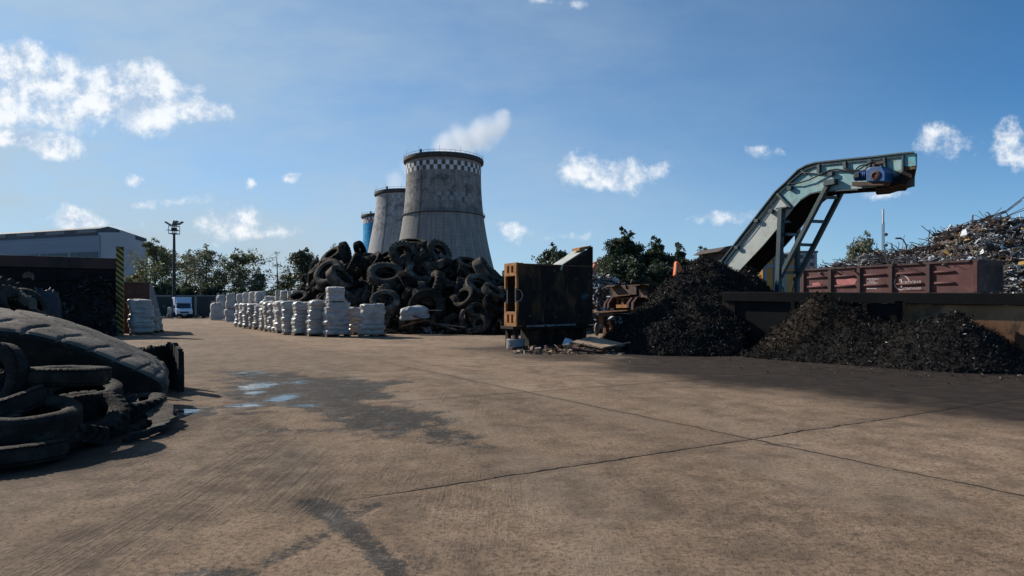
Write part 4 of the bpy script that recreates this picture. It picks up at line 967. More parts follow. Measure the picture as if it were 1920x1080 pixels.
# ---- big bags
def big_bag(label, group, px, yb, yt, wpx, seed, mat='bag', D=None, z0=0, loops=True, rz=ROT):
    D = D or gd(yb)+.6; X = (px-960)/FPX*D; a = wpx/FPX*D/2/1.27; h = CH+(HY-yt)/FPX*D-z0
    t = thing('big_bag', label, 'bulk bag', (X, D, z0), rz, group)
    V, F = wrap_mesh(a, a, .02, h*.90, 2, seed, .04, top=h*.07, bulge=.10, expo=3.6); b = MB(); b.add(V, F); b.build('sack_body', M[mat], t, smooth=60)
    if loops:
        for sx in (-1, 1):
            for sy in (-1, 1):
                b = MB(); p = Vector((sx*a*.8, sy*a*.8, h*.86)); b.tube([p, p+Vector((-sx*.04, -sy*.04, h*.12)), p+Vector((-sx*a*.35, -sy*a*.1, h*.16)), p+Vector((-sx*a*.55, -sy*.02, h*.03))], .025, 5); b.build('lifting_loop', M[mat], t, smooth=60)
    return D
gb = 'big bags at the far end of the pallet row'
big_bag('roundest white big bag with lifting loops, leftmost on the ground', gb, 406.5, 601, 565, 27, 1)
big_bag('grey big bag on the ground under another, right of the roundest one', gb, 431, 604, 577, 23, 2)
D2 = gd(604)+.6; zt = CH+(HY-577)/FPX*D2
big_bag('square big bag stacked on top, tallest of the far bags', gb, 432.5, 604, 548, 22, 3, D=D2, z0=zt-.05)
big_bag('big bag set further back, its top showing above the leftmost bag', gb, 414, 596, 550, 20, 4, D=78)
big_bag('big bag on the ground between the stacked pair and the wrapped row', gb, 447.5, 602, 577, 16, 5, D=69)
big_bag('upper big bag right of the tallest far bag', gb, 449.5, 602, 549, 14, 6, D=69.5, z0=CH+(HY-577)/FPX*69)
for k, (px, w, yt) in enumerate([(462, 16, 547), (474, 17, 546), (489, 25, 545)]):
    Dk = 57-1.5*k; nm = ['leftmost', 'middle', 'largest, rightmost'][k]
    wrapped_stack(f'plain wrapped stack hidden under the {nm} speckled bag', 'second row of wrapped stacks', ((px-960)/FPX*Dk, Dk, 0), .55, .55, CH+(HY-569)/FPX*Dk, 6, 160+k)
    big_bag(f'{nm} of three speckled beige bags on the second tier', 'speckled bags on the second tier', px, 0, yt, w, 10+k, 'bag_speckle', D=Dk, z0=CH+(HY-569)/FPX*Dk+.08, loops=False)
Dk = 53; wrapped_stack('plain wrapped stack hidden under the slumped grey bag', 'second row of wrapped stacks', ((510-960)/FPX*Dk, Dk, 0), .55, .55, CH+(HY-568)/FPX*Dk, 6, 170)
big_bag('slumped grey bag right of the speckled bags on second tier', 'speckled bags on the second tier', 506, 0, 555, 28, 14, 'bag', D=Dk, z0=CH+(HY-568)/FPX*Dk+.08, loops=False)
for k, (px, lb) in enumerate([(521, 'leftmost pale bag of the high back row before the heap'), (532, 'second pale bag of the high back row before the heap'), (543, 'third pale bag of the high back row before the heap'), (554, 'rightmost pale bag of the high back row, touching the tyres')]):
    Dk = 52-1.2*k
    wrapped_stack('plain wrapped stack hidden under the '+['leftmost', 'second', 'third', 'rightmost'][k]+' pale back row bag', 'second row of wrapped stacks', ((px-960)/FPX*Dk, Dk, 0), .5, .5, CH+(HY-566)/FPX*Dk, 6, 180+k)
    big_bag(lb, 'pale bags in the high back row', px, 0, 544-(k % 2), 15, 20+k, 'bag_speckle' if k > 1 else 'bag', D=Dk, z0=CH+(HY-566)/FPX*Dk+.08, loops=False)
# stacks in the shade by the hazard post
D = gd(628)+.7
wrapped_stack('wide wrapped stack in deep shade beside the hazard striped post', 'stacks beside the steel wall', ((266-960)/FPX*D, D, 0), .62, .58, CH+(HY-563)/FPX*D, 7, 140, ROT)
wrapped_stack('small slumped stack behind the wide shaded one at the steel wall', 'stacks beside the steel wall', ((287-960)/FPX*(D+2), D+2, 0), .34, .5, 1.55, 5, 141, ROT+.1, taper=.2)
wrapped_stack('low torn stack at the foot of the shaded stacks, toward the truck', 'stacks beside the steel wall', ((292-960)/FPX*(D+3.2), D+3.2, 0), .36, .4, .95, 4, 142, ROT+.3, taper=.2)

# ================================================================== STEEL WALL AND WHAT LEANS ON IT, left
def steel_wall():
    o = (-22.5, 37.1); t = thing('steel_wall', 'sooty steel retaining wall with brown top band and hazard striped end post', 'wall', (o[0], o[1], 0), ROT)
    L = 26; H = 4.42
    b = MB(); b.box(-L, -.4, 0, .18, 0, H-.62); b.build('panel', M['steel_black'], t)
    b = MB(); b.box(-L, -.4, -.10, .24, H-.617, H); b.build('top_band', M['brown_band'], t, bevel=.015)
    for z in (.9, 2.1, 3.1): b = MB(); b.box(-L, -.4, -.14, -.003, z, z+.16); b.build('rail', M['steel_black'], t, bevel=.01)
    for x in np.arange(-L+1, -1, 3.1): b = MB(); b.box(x-.09, x+.09, -.2, -.143, 0, H-.62); b.build('rib', M['steel_black'], t)
    b = MB(); b.box(-.38, 0, -.16, .24, 0, 5.05); ps = b.build('end_post', M['hazard'], t, bevel=.012)
    b = MB(); b.box(-.40, .02, -.18, .26, 5.052, 5.09); b.build('post_cap', M['rust_brown'], ps)
mh = bpy.data.materials.new('hazard_stripes'); mh.use_nodes = True; n = NT(mh.node_tree); p = n.n['Principled BSDF']
tc = n.new('ShaderNodeTexCoord').outputs['Object']; hx, hy, hz = n.sep(tc)
fr = n.math('FRACT', n.math('MULTIPLY', n.math('ADD', hz, n.math('MULTIPLY', n.math('ADD', hx, hy), .9)), 3.3)); wr = n.noise(tc, 3, 6, .7)
c = n.mix(n.mr(fr, .47, .53), (.36, .25, .035), (.016, .015, .014)); c = n.mix(n.mr(wr, .5, .68, 0, .85), c, (.045, .03, .02))
n.put(p.inputs['Base Color'], c); p.inputs['Roughness'].default_value = .75; M['hazard'] = mh
steel_wall()
def loc_yard(o, a, b): return (o[0]+Bv[0]*a+Av[0]*b, o[1]+Bv[1]*a+Av[1]*b)
def rusty_bin():
    o = loc_yard((-22.5, 37.1), .3, 2.2); t = thing('rusty_bin', 'rusty brown steel bin with pale open flap behind the shaded stacks', 'container', (o[0], o[1], 0), ROT)
    b = MB(); b.box(-.5, .95, 0, 5, 0, 3.15); b.build('body', M['rust_brown'], t, bevel=.02)
    for x in (-.2, .35): b = MB(); b.box(x-.05, x+.05, -.08, -.003, 0, 3.1); b.build('rib', M['rust_brown'], t)
    b = MB(); b.prism([(.98, 1.5), (1.6, 1.1), (1.15, 2.95), (.98, 3.1)], (0, -.1, 0), (1, 0, 0), (0, 0, 1), (0, .06, 0)); b.build('flap', M['conc'], t)
rusty_bin()
W0 = np.array([-22.5, 37.1])
def wall_heap(X, Y):
    u = (X-W0[0])*Bv[0]+(Y-W0[1])*Bv[1]; v = -((X-W0[0])*Av[0]+(Y-W0[1])*Av[1])      # along the wall, out from it
    crest = np.interp(u, [-6, -4.6, -3.6, -2.6, -1.7, -1.0, -.55, -.3], [0, .5, 1.5, 2.4, 3.3, 3.1, 2.4, -.3])
    return np.where((v > .25), crest-(np.maximum(0, v-.9))*1.25, -1)
heap('shredded_rubber', 'black heap of glinting rubber pieces against the steel wall', 'shred heap', wall_heap, -29, -20.5, 30, 37.6, 5200, .17, [M['rubber_dark'], M['shred'], M['shred_shine']], 5, res=.16, rough=.5, sh=(.88, .12))

# ================================================================== FOREGROUND RUBBER PILE, left
def giant_tyre():
    R = 2.2
    # flattened giant tyre: axis towards the camera, squashed, leaning so the tread shows
    seg = 420; w = 1.30; hw = w/2; rin = .26
    tz = np.linspace(-.93, .93, 25)*hw
    prof = [(rin, -hw*.70, -1), (rin+.16, -hw*.80, -1), (rin+.40, -hw*.98, -1), (.88, -hw*1.08, -1), (.955, -hw*1.04, 0)]
    prof += [(1.0-.02*(abs(z)/hw)**3, z, 1) for z in tz]
    prof += [(r, -z, q) for r, z, q in prof[:5][::-1]]
    prof += [(rin+.03, hw*.55, -1), (.75, hw*.85, -1), (.93, hw*.7, -1), (.93, -hw*.7, -1), (.75, -hw*.85, -1), (rin+.03, -hw*.55, -1)]
    th = np.arange(seg)/seg*2*PI; kk = len(prof); V = np.zeros((seg, kk, 3)); lug = 30
    for j, (r, z, tg) in enumerate(prof):
        rr = np.full(seg, r*1.0)
        if tg >= 0:
            ph = th/(2*PI)*lug; az = abs(z)/hw
            fr = (ph+(.5 if z > 0 else 0)+.75*max(0., 1-az)**1.4) % 1
            g = sstep(np.minimum(fr, 1-fr), .045, .075)
            on = sstep(np.array(az), .08, .2)
            rr = rr-(1-g)*on*(.05 if tg else .05)
            rr = rr+(g*np.sin(np.clip(fr, 0, 1)*PI)*.010 if tg else 0)
        V[:, j, 0] = rr*np.cos(th); V[:, j, 2] = rr*np.sin(th); V[:, j, 1] = z
    V = V.reshape(-1, 3)
    q = fbm(np.stack([V[:, 0]*3, V[:, 1]*2, V[:, 2]*3], -1)+4, 4)-.5; q2 = fbm(V*np.array([14, 9, 14])+7, 4)-.5
    V[:, 0] *= (1+q*.05+q2*.012); V[:, 2] *= (1+q*.06+q2*.016)
    V[:, 0] *= R; V[:, 2] = V[:, 2]*.76
    V[:, 2] = np.where(V[:, 2] > 0, V[:, 2]*(1-.16*np.clip(V[:, 0], -.5, 2.2)), V[:, 2])+.05*np.sin(V[:, 0]*2.1+.6)
    # sag of the flanks
    V[:, 1] += .16*np.cos(V[:, 0]*.9)*(V[:, 2])
    b = MB(); b.v = [tuple(p) for p in V]; b.f = grid_faces(seg, kk, True, True); b.m = [0 if 4 <= i % kk <= len(tz)+4 else 1 for i in range(len(b.f))]
    o = b.build('giant_tyre', [M['rubber_dust'], M['rubber_side']], None, smooth=42)
    o.location = (-7.75, 9.75, .72); o.rotation_euler = (math.radians(13), math.radians(5), math.radians(34))
    tag(o, 'collapsed giant lugged tyre caked in dust, topping the near left pile', 'tyre')
giant_tyre()
NEAR = {}
def near_tyre(kind, loc, R, rot, label, sc=(1, 1, 1), name='tyre'):
    if kind not in NEAR: NEAR[kind] = TY[kind].copy(); NEAR[kind].materials.clear(); NEAR[kind].materials.append(M['rubber_side'])
    o = bpy.data.objects.new(name, NEAR[kind]); COL.objects.link(o); o.location = loc; o.rotation_euler = [math.radians(a) for a in rot]; o.scale = (R*sc[0], R*sc[1], R*sc[2])
    return tag(o, label, 'tyre', 'tyres in the near left pile')
near_tyre('rib', at(129, 705, 8.3), .47, (-3, 2, 20), 'ribbed truck tyre lying level in front of the giant tyre', (1, 1, 1.12))
near_tyre('rib', at(-6, 712, 8.0), .46, (80, 12, -20), 'upright tyre at the left picture edge with its sidewall facing the yard')
near_tyre('rib', at(2, 768, 7.6), .50, (-6, -20, 40), 'tilted tyre at the left picture edge below the upright one', (1, 1, 1.1))
near_tyre('worn', at(238, 763, 9.4), .52, (4, -3, 10), 'flattened grey tyre half buried at the right foot of pile', (1, 1, .8))
near_tyre('bald', at(150, 752, 8.9), .52, (10, 4, 0), 'sunken dark tyre under the level ribbed tyre')
near_tyre('block', at(60, 655, 10.6), .62, (62, 10, 10), 'tyre wedged under the giant tyre in the dark')
near_tyre('squash', at(-60, 815, 7.0), .6, (20, 10, 0), 'squashed tyre at the far left foot of the near pile')
near_tyre('lug', at(-8, 572, 13.6), .62, (65, -15, 30), 'black lugged tyre behind the giant tyre at the picture edge')
near_tyre('bent', at(48, 575, 13.0), .55, (30, 25, 60), 'buckled tyre with light edges standing behind the giant tyre', (1, 1, 1))
near_tyre('half', at(30, 590, 12.4), .6, (50, -30, 120), 'cut tyre piece poking out behind the giant tyre')
near_tyre('bald', at(48, 800, 7.35), .55, (8, 4, 15), 'dark wide tyre lying flat at the left edge under the tilted tyre', (1, 1, 1.1))
near_tyre('rib', at(20, 850, 6.9), .52, (-5, 3, 70), 'lowest tyre at the front left corner of the pile', (1, 1, .95))
near_tyre('worn', at(150, 790, 8.35), .56, (24, -8, 40), 'tyre leaning in the dark middle below the level ribbed tyre')
near_tyre('lug', at(218, 795, 8.9), .50, (12, 14, 0), 'low lugged tyre between the dark middle and the half buried tyre', (1, 1, .8))
near_tyre('half', at(110, 815, 7.7), .52, (15, -6, 200), 'cut tyre half lying in front of the dark middle tyre', (1, 1, .7))
def rubber_sheet(label, path, width, thick, jag=.04, seed=0, name='rubber_strip', mat='rubber_dark', wdir=(0, 0, 1)):
    """a bent slab of tread: path = centre line, width along wdir"""
    r = random.Random(seed); P = [Vector(p) for p in path]; pts = []
    for i in range(len(P)-1):
        p0 = P[max(i-1, 0)]; p1 = P[i]; p2 = P[i+1]; p3 = P[min(i+2, len(P)-1)]
        for k in range(9):
            t = k/9; pts.append(.5*((2*p1)+(p2-p0)*t+(2*p0-5*p1+4*p2-p3)*t*t+(3*p1-p0-3*p2+p3)*t**3))
    pts.append(P[-1]); wd = Vector(wdir).normalized(); V = []
    for i, p in enumerate(pts):
        d = (pts[min(i+1, len(pts)-1)]-pts[max(i-1, 0)]).normalized(); nn = d.cross(wd).normalized()*thick/2; wv = wd
        u0 = wv*(-width/2+r.uniform(-jag, jag)); u1 = wv*(width/2+r.uniform(-jag, jag)); cr = nn*(1+.35*(i % 3 == 0))
        V += [p+u0-cr, p-cr*1.15, p+u1-cr, p+u1+cr, p+cr*1.15, p+u0+cr]
    k = len(pts); F = grid_faces(k, 6, False, True)+[tuple(range(6))[::-1], tuple(range((k-1)*6, k*6))]
    b = MB(); b.add(V, F); o = b.build(name, M[mat], None, smooth=50); return tag(o, label, 'rubber scrap', 'rubber scraps in the near left pile')
g = lambda px, py, z=0., D=None: (lambda q: Vector((q.x, q.y, z)))(G(px, py)) if D is None else at(px, py, D)
rubber_sheet('curved black tread slab standing on end at the right of the pile', [at(262,700,12.6), at(285,694,12.9), at(312,688,13.2), at(330,690,13.0), at(340,706,12.6)], .95, .07, .05, 1, mat='rubber_dark')
rubber_sheet('ragged black rubber sheet leaning behind the standing tread slab', [at(300,692,13.5), at(318,684,13.6), at(334,690,13.4)], .82, .05, .09, 2)
rubber_sheet('thin pale edged cable of torn rubber on the tread slab', [at(278,668,12.4), at(292,676,12.2), at(308,690,12.0), at(312,704,11.9), at(298,722,11.8), at(285,735,11.8)], .10, .05, .02, 3, mat='rubber_dust')
rubber_sheet('long flat strip of tread across the front of the pile', [g(95,838,.10), g(150,826,.16), g(200,812,.2), g(240,800,.22)], .26, .05, .04, 4, wdir=(.3, .9, .35), mat='rubber')
rubber_sheet('second tread strip lying just above the long flat strip', [g(160,812,.25), g(205,800,.3), g(245,792,.3), g(262,800,.15)], .24, .05, .04, 5, wdir=(.2, .9, .5), mat='rubber_dark')
rubber_sheet('torn rubber flap with light frayed ends at the front edge', [g(60,860,.05), g(110,850,.10), g(150,838,.16), g(178,832,.08)], .32, .05, .06, 6, wdir=(.2, .95, .25), mat='rubber_dust')
rubber_sheet('short curl of rubber beside the blue puddle', [g(258,800,.1), g(290,790,.24), g(312,806,.08)], .34, .06, .05, 7, wdir=(.5, .8, .3), mat='rubber')
rubber_sheet('low rubber strip pointing towards the open yard', [g(250,828,.05), g(285,820,.08), g(312,806,.09)], .22, .06, .04, 8, wdir=(.4, .9, .1), mat='rubber_dark')
rubber_sheet('bar of rubber propped against the half buried tyre', [at(268,765,9.6), at(290,776,9.9), at(306,790,10.1)], .14, .07, .02, 9, mat='rubber')
rubber_sheet('dark blue tarpaulin fold behind the giant tyre', [at(40,580,15), at(70,574,15), at(100,576,15.2), at(112,590,15.4)], .8, .06, .08, 14, name='tarpaulin', mat='tarp')['category'] = 'tarpaulin'
rubber_sheet('light curved rubber tip above the pile by the steel wall', [at(44,518,16), at(54,515,16), at(62,519,16)], .12, .05, .02, 15, mat='rubber_dust')
rubber_sheet('light tipped torn rubber at the left picture edge', [at(-5,520,14.5), at(8,527,14.5), at(24,532,14.5)], .14, .06, .03, 16, mat='rubber_dust')
rubber_sheet('twisted rubber arm with pale highlight behind giant tyre', [at(22,560,12.6), at(32,556,12.6), at(46,562,12.6), at(62,570,12.5)], .16, .1, .03, 17, mat='rubber_dust')
def scraps(X, Y):
    d = np.minimum(np.hypot((X+8.3)/2.7, (Y-9.4)/1.8), np.hypot((X+9.8)/2.0, (Y-13.0)/2.6)); return np.where(d < 1, .75*(1-d*d)+.02, -1)
heap('rubber_crumbs', 'black rubber crumbs and torn scraps under the near left pile', 'rubber scrap', scraps, -12, -4.6, 7, 17, 2600, .10, [M['rubber_dark'], M['rubber'], M['shred']], 8, res=.12, rough=.3, sh=(.5, .5))
# ================================================================== RUSTY PRESS FRAME, middle
def press():
    o = (.21, 25.0); t = thing('press_frame', 'tall dark rusty press frame with orange slotted end and sloped top plate', 'machine', (o[0], o[1], 0), ROT)
    L = 3.62; T = 1.0; z0, z1 = .91, 3.36
    arc = [(.24*math.cos(a), 2.1+.24*math.sin(a)) for a in np.linspace(-PI/2, PI/2, 14)]
    front = [(0, z0), (L, z0), (L, z1), (0, z1)]+[(x, z) for x, z in arc[::-1]]
    b = MB(); b.prism(front, (0, 0, 0), (1, 0, 0), (0, 0, 1), (0, .07, 0))
    b.box(.3, .42, .071, .92, z0+.1, z1-.1); b.box(L-.08, L-.002, .071, .92, z0, z1); b.box(.1, 2.0, .071, .92, z1-.08, z1-.003); b.box(.1, L-.1, .071, .92, z0+.003, z0+.1)
    b.build('body_plate', M['rust_dark'], t, bevel=.012)
    b = MB(); b.prism(front, (0, .93, 0), (1, 0, 0), (0, 0, 1), (0, .07, 0)); b.build('rear_plate', M['rust_dark'], t, bevel=.012)
    for x in (1.15, 2.3): b = MB(); b.box(x-.05, x+.05, -.018, -.002, z0+.12, z1-.06); b.build('seam_plate', M['rust_dark'], t, bevel=.004)
    b = MB(); b.box(.35, L-.05, -.03, -.002, z1-.055, z1-.004); b.build('edge_bar', M['rust'], t, bevel=.006)
    for x, z in ((.55, 2.9), (.55, 1.3), (1.7, 3.1), (1.75, 1.25), (2.75, 2.8), (2.9, 1.3), (3.4, 3.0)): b = MB(); b.lathe([(0, 0), (.045, 0), (.045, .03), (0, .035)], 8, M=Matrix.Translation((x, -.002, z)) @ Matrix.Rotation(PI/2, 4, 'X')); b.build('bolt', M['rust'], t)
    # orange end: an upper and a lower box frame with two recesses each, side rails between them
    for nm, a, c in (('upper_end_block', 2.87, 3.39), ('lower_end_block', .88, 1.46)):
        b = MB(); b.box(.06, .28, .002, .998, a+.01, c-.01)
        b.box(-.05, .058, 0, 1, c-.12, c); b.box(-.05, .058, 0, 1, a, a+.13)
        for y0, y1 in ((0, .24), (.42, .58), (.76, 1.0)): b.box(-.05, .058, y0, y1, a+.131, c-.121)
        b.build(nm, M['rust_orange'], t, bevel=.008)
    for y0 in (-.004, .90):
        for a, c in ((1.462, 1.82), (2.38, 2.868)):
            b = MB(); b.box(-.045, .055, y0, y0+.10, a, c); b.build('end_rail', M['rust_orange'], t, bevel=.006)
    for y0 in (-.03, .90):
        b = MB(); P = [(.25*math.cos(a), y0+.06, 2.1+.25*math.sin(a)) for a in np.linspace(-PI/2, PI/2, 15)]; b.tube(P, .03, 6); b.build('bearing_lip', M['plate_tan'], t, smooth=50)
    
    for y0 in (.12, .80): b = MB(); b.box(.0, .29, y0, y0+.08, 1.75, 2.45); b.build('shade_block', M['black'], t)  # black blocks added inside so the round openings look deep in shade
    # fin and sloped plate
    b = MB(); b.prism([(2.12, z1+.003), (L, z1+.003), (L, 4.16), (L-.04, 4.16)], (0, .0, 0), (1, 0, 0), (0, 0, 1), (0, .06, 0)); b.build('fin', M['rust_dark'], t)
    b = MB(); b.prism([(2.02, z1-.06), (2.10, z1+.0), (L-.35, 4.03), (L-.35, 3.95)], (0, .065, 0), (1, 0, 0), (0, 0, 1), (0, .86, 0)); b.prism([(1.98, z1-.22), (2.03, z1-.22), (2.10, z1-.01), (2.05, z1-.01)], (0, -.06, 0), (1, 0, 0), (0, 0, 1), (0, .1, 0)); b.build('sloped_plate', M['teal_pale'], t)
    b = MB(); b.prism([(L-.62, 3.98), (L-.60, 4.10), (L-.01, 4.22), (L-.01, 4.10)], (0, .1, 0), (1, 0, 0), (0, 0, 1), (0, .55, 0)); b.build('cap_plate', M['rust_orange'], t)
    b = MB(); b.prism([(L-.62, 2.02), (L-.45, 1.97), (L-.25, 2.04), (L-.2, 2.16), (L-.38, 2.22), (L-.55, 2.15)], (0, -.004, 0), (1, 0, 0), (0, 0, 1), (0, .003, 0)); b.build('paint_patch', M['teal_dark'], t)
    for x, y, w in ((.06, .25, .16), (1.62, .2, .2), (3.3, .25, .2), (.06, .85, .16), (3.3, .85, .2)):
        b = MB(); b.box(x-w/2, x+w/2, y-.1, y+.1, 0, z0-.003); b.build('leg', M['rust_dark'], t)
    b = MB(); b.box(.7, 3.45, .3, .98, .03, z0-.145); b.build('base_box', M['rust_dark'], t, bevel=.01)
    b = MB(); b.box(-.2, 3.6, -.02, 1.02, z0-.14, z0-.03); b.build('base_beam', M['rust_dark'], t, bevel=.01)
    b = MB(); b.bar((.35, -.12, z0-.02), (2.6, -.2, z0+.02), .07, .07); b.build('loose_rail', M['scrap_grey'], t)
    b = MB(); b.bar((1.5, -.1, 1.05), (2.35, -.5, .25), .05, .05); b.build('brace', M['rust_dark'], t)
press()
def drum():
    p = G(967, 655); b = MB(); b.lathe([(0, 0), (.36, 0), (.375, .04), (.36, .2), (.37, .36), (.33, .40), (.30, .40), (.28, .36), (0, .36)], 26)
    o = b.build('concrete_drum', M['conc'], None, smooth=40, loc=(p.x, p.y+.3, 0)); tag(o, 'short grey concrete drum standing under the orange end of the press', 'drum')
drum()
def plank(label, p0, p1, w, h, mat, name='plank', cat='plank'):
    b = MB(); c = (Vector(p0)+Vector(p1))/2; b.bar(Vector(p0)-c, Vector(p1)-c, w, h); o = b.build(name, M[mat], None, bevel=.008, loc=c); return tag(o, label, cat)
plank('long dark plank lying on the ground before the press frame', G(958, 656)+Vector((0, 0, .06)), G(1040, 651)+Vector((0, 0, .07)), .16, .09, 'rust_brown')
plank('thin steel bar leaning from the ground to the press leg', G(1046, 652)+Vector((0, 0, .1)), at(1022, 610, 25.2), .05, .05, 'rust_dark', 'steel_bar', 'bar')
# ------------------------------------------------------------------ second machine
def bracket_machine():
    o = (6.06, 28.5); t = thing('machine_bed', 'rusty machine bed with bracket and gussets on a heavy table behind the sheets', 'machine', (o[0], o[1], 0), ROT)
    def pl(zx, zy): a, z, D = on_plane(1100+zx/6.75, 500+zy/6.75, o, Av); return a, z
    q = lambda pts: [pl(*p) for p in pts]
    b = MB(); b.box(.003, 3.0, -.05, 2.75, 1.46, 2.66); b.build('body', M['rust_dark'], t, bevel=.02)
    up = (0, 1, 0); zz = (0, 0, 1)
    def pr(bb, pts, x0, x1): bb.prism(q(pts), (x0, 0, 0), up, zz, (x1-x0, 0, 0))
    b = MB(); pr(b, [(345, 235), (500, 232), (512, 285), (545, 292), (565, 268), (568, 232), (640, 232), (640, 350), (345, 395)], -.06, 0); b.build('back_plate', M['rust_brown'], t)
    b = MB(); pr(b, [(700, 300), (785, 300), (785, 430), (700, 395)], -.08, 0); b.build('side_plate', M['rust_brown'], t)
    b = MB(); pr(b, [(315, 262), (345, 232), (440, 232), (440, 250)], -.4, 0); pr(b, [(620, 240), (760, 226), (760, 236), (640, 250)], -.4, 0); b.build('top_flange', M['rust_brown'], t)
    b = MB(); pr(b, [(425, 372), (668, 352), (668, 362), (425, 385)], -.55, -.07)
    pr(b, [(455, 395), (612, 388), (612, 402), (455, 412)], -.35, -.065); pr(b, [(455, 412), (470, 412), (470, 480), (455, 480)], -.35, -.065); pr(b, [(512, 408), (542, 406), (542, 478), (512, 480)], -.35, -.065); pr(b, [(598, 403), (612, 402), (612, 475), (598, 476)], -.35, -.065)
    b.build('bracket', M['rust'], t, bevel=.006)
    b = MB(); pr(b, [(452, 482), (614, 478), (614, 520), (455, 522)], -.38, -.065); b.build('bracket_foot', M['rust_orange'], t, bevel=.006)
    for pts in ([(318, 525), (322, 470), (372, 398), (392, 398), (345, 470), (340, 525)], [(365, 525), (368, 455), (418, 388), (440, 388), (390, 462), (385, 525)], [(612, 460), (665, 392), (690, 392), (640, 470), (640, 520), (615, 520)], [(670, 545), (674, 455), (730, 388), (755, 388), (705, 455), (700, 545)]):
        b = MB(); pr(b, pts, -.5, -.07); b.build('gusset', M['rust_brown'], t, bevel=.005)
    b = MB(); pr(b, [(125, 572), (710, 545), (712, 556), (470, 575), (130, 592)], -.9, 2.0); b.build('table_plate', M['rust'], t)
    b = MB(); pr(b, [(180, 605), (460, 598), (460, 625), (190, 628)], -.6, 1.6); b.build('under_plate', M['rust_brown'], t)
    for pts in ([(230, 632), (290, 630), (292, 720), (325, 760), (330, 890), (290, 890), (290, 770), (245, 700)], [(366, 680), (388, 672), (390, 730), (408, 745), (405, 850), (372, 850)]):
        b = MB(); b.prism([(a, z) for a, z in q(pts)], (-.4, 0, 0), up, zz, (.25, 0, 0)); b.build('leg', M['rust'], t)
    b = MB(); b.box(.3, 2.4, -.2, 2.2, 0, 1.25); b.build('base_block', M['rust_dark'], t)
    b = MB(); b.lathe([(0, -.03), (.2, -.03), (.2, .03), (0, .03)], 16, M=Matrix.Translation((-.45, 3.2, .55)) @ Matrix.Rotation(PI/2, 4, 'X') @ Matrix.Diagonal((.7, 1.6, 1, 1))); b.build('pale_disc', M['scrap_grey'], t)
bracket_machine()
# ------------------------------------------------------------------ rusty sheets in front
def sheet(label, quad, th, mat, name='rusty_sheet', grp='rusty sheets thrown on the ground'):
    P = [Vector(p) for p in quad]; c = sum(P, Vector())/4; b = MB(); nn = (P[1]-P[0]).cross(P[3]-P[0]).normalized()*th
    if nn.z < 0: nn = -nn
    N = 7; V = []
    for i in range(N):
        for j in range(N):
            u, v = i/(N-1), j/(N-1); p = (P[0]*(1-u)+P[1]*u)*(1-v)+(P[3]*(1-u)+P[2]*u)*v; jt = rnd.uniform(-1, 1)*.012; V.append(p-c+nn*(jt/th*.6)+Vector((rnd.uniform(-.015, .015), rnd.uniform(-.015, .015), 0)))
    V2 = [v-nn for v in V]; F = grid_faces(N, N); F2 = [tuple(i+N*N for i in f[::-1]) for f in F]
    edge = [i*N for i in range(N)]+[(N-1)*N+j for j in range(1, N)]+[i*N+N-1 for i in range(N-2, -1, -1)]+[j for j in range(N-2, 0, -1)]
    E = [(edge[k], edge[(k+1) % len(edge)], edge[(k+1) % len(edge)]+N*N, edge[k]+N*N) for k in range(len(edge))]
    b.add(V+V2, F+F2+E); o = b.build(name, M[mat], None, smooth=30, loc=c); return tag(o, label, 'metal sheet', grp)
A_ = lambda px, py, D: at(px, py, D)
sheet('wide tan sheet on top of the rusty sheet stack', [A_(1072,641,23.2), A_(1128,651,22.3), A_(1166,643,23.0), A_(1106,630.5,24.3)], .05, 'plate_tan')
sheet('dark rusty sheet just under the wide tan sheet', [A_(1058,650,23.0), A_(1120,659,22.2), A_(1176,648,23.2), A_(1110,638,24.2)], .05, 'rust_brown')
sheet('brown sheet sticking out left under the stack', [A_(1052,656,23.2), A_(1100,661,22.4), A_(1122,654,23.3), A_(1066,648,24.0)], .05, 'plate_tan')
sheet('low rust sheet nearest the yard at the foot of stack', [A_(1040,664,22.6), A_(1090,670,21.7), A_(1150,664,22.3), A_(1095,657,23.3)], .05, 'rust')
sheet('small tan sheet end under the right side of the stack', [A_(1108,668,21.8), A_(1150,671,21.4), A_(1172,662,22.3), A_(1120,659,22.9)], .05, 'plate_tan')
sheet('long narrow strip of sheet lying beside the press plank', [A_(1000,666,22.5), A_(1040,669,22.0), A_(1062,664,22.5), A_(1025,661,23.2)], .04, 'rust_brown')
sheet('crumpled white sheet piece between the press and sheets', [A_(1054,646,23.8), A_(1066,645,23.6), A_(1074,638,24.2), A_(1060,633,24.4)], .03, 'scrap_white')
sheet('pale torn scrap on the ground before the sheet stack', [A_(1143,671,21.6), A_(1160,672,21.4), A_(1166,668,21.8), A_(1150,666,22.1)], .05, 'scrap_grey')
plank('thin tan lath resting on the rusty sheets, right end up', A_(1130,652,22.2), A_(1182,642,23), .08, .05, 'plate_tan', 'lath')
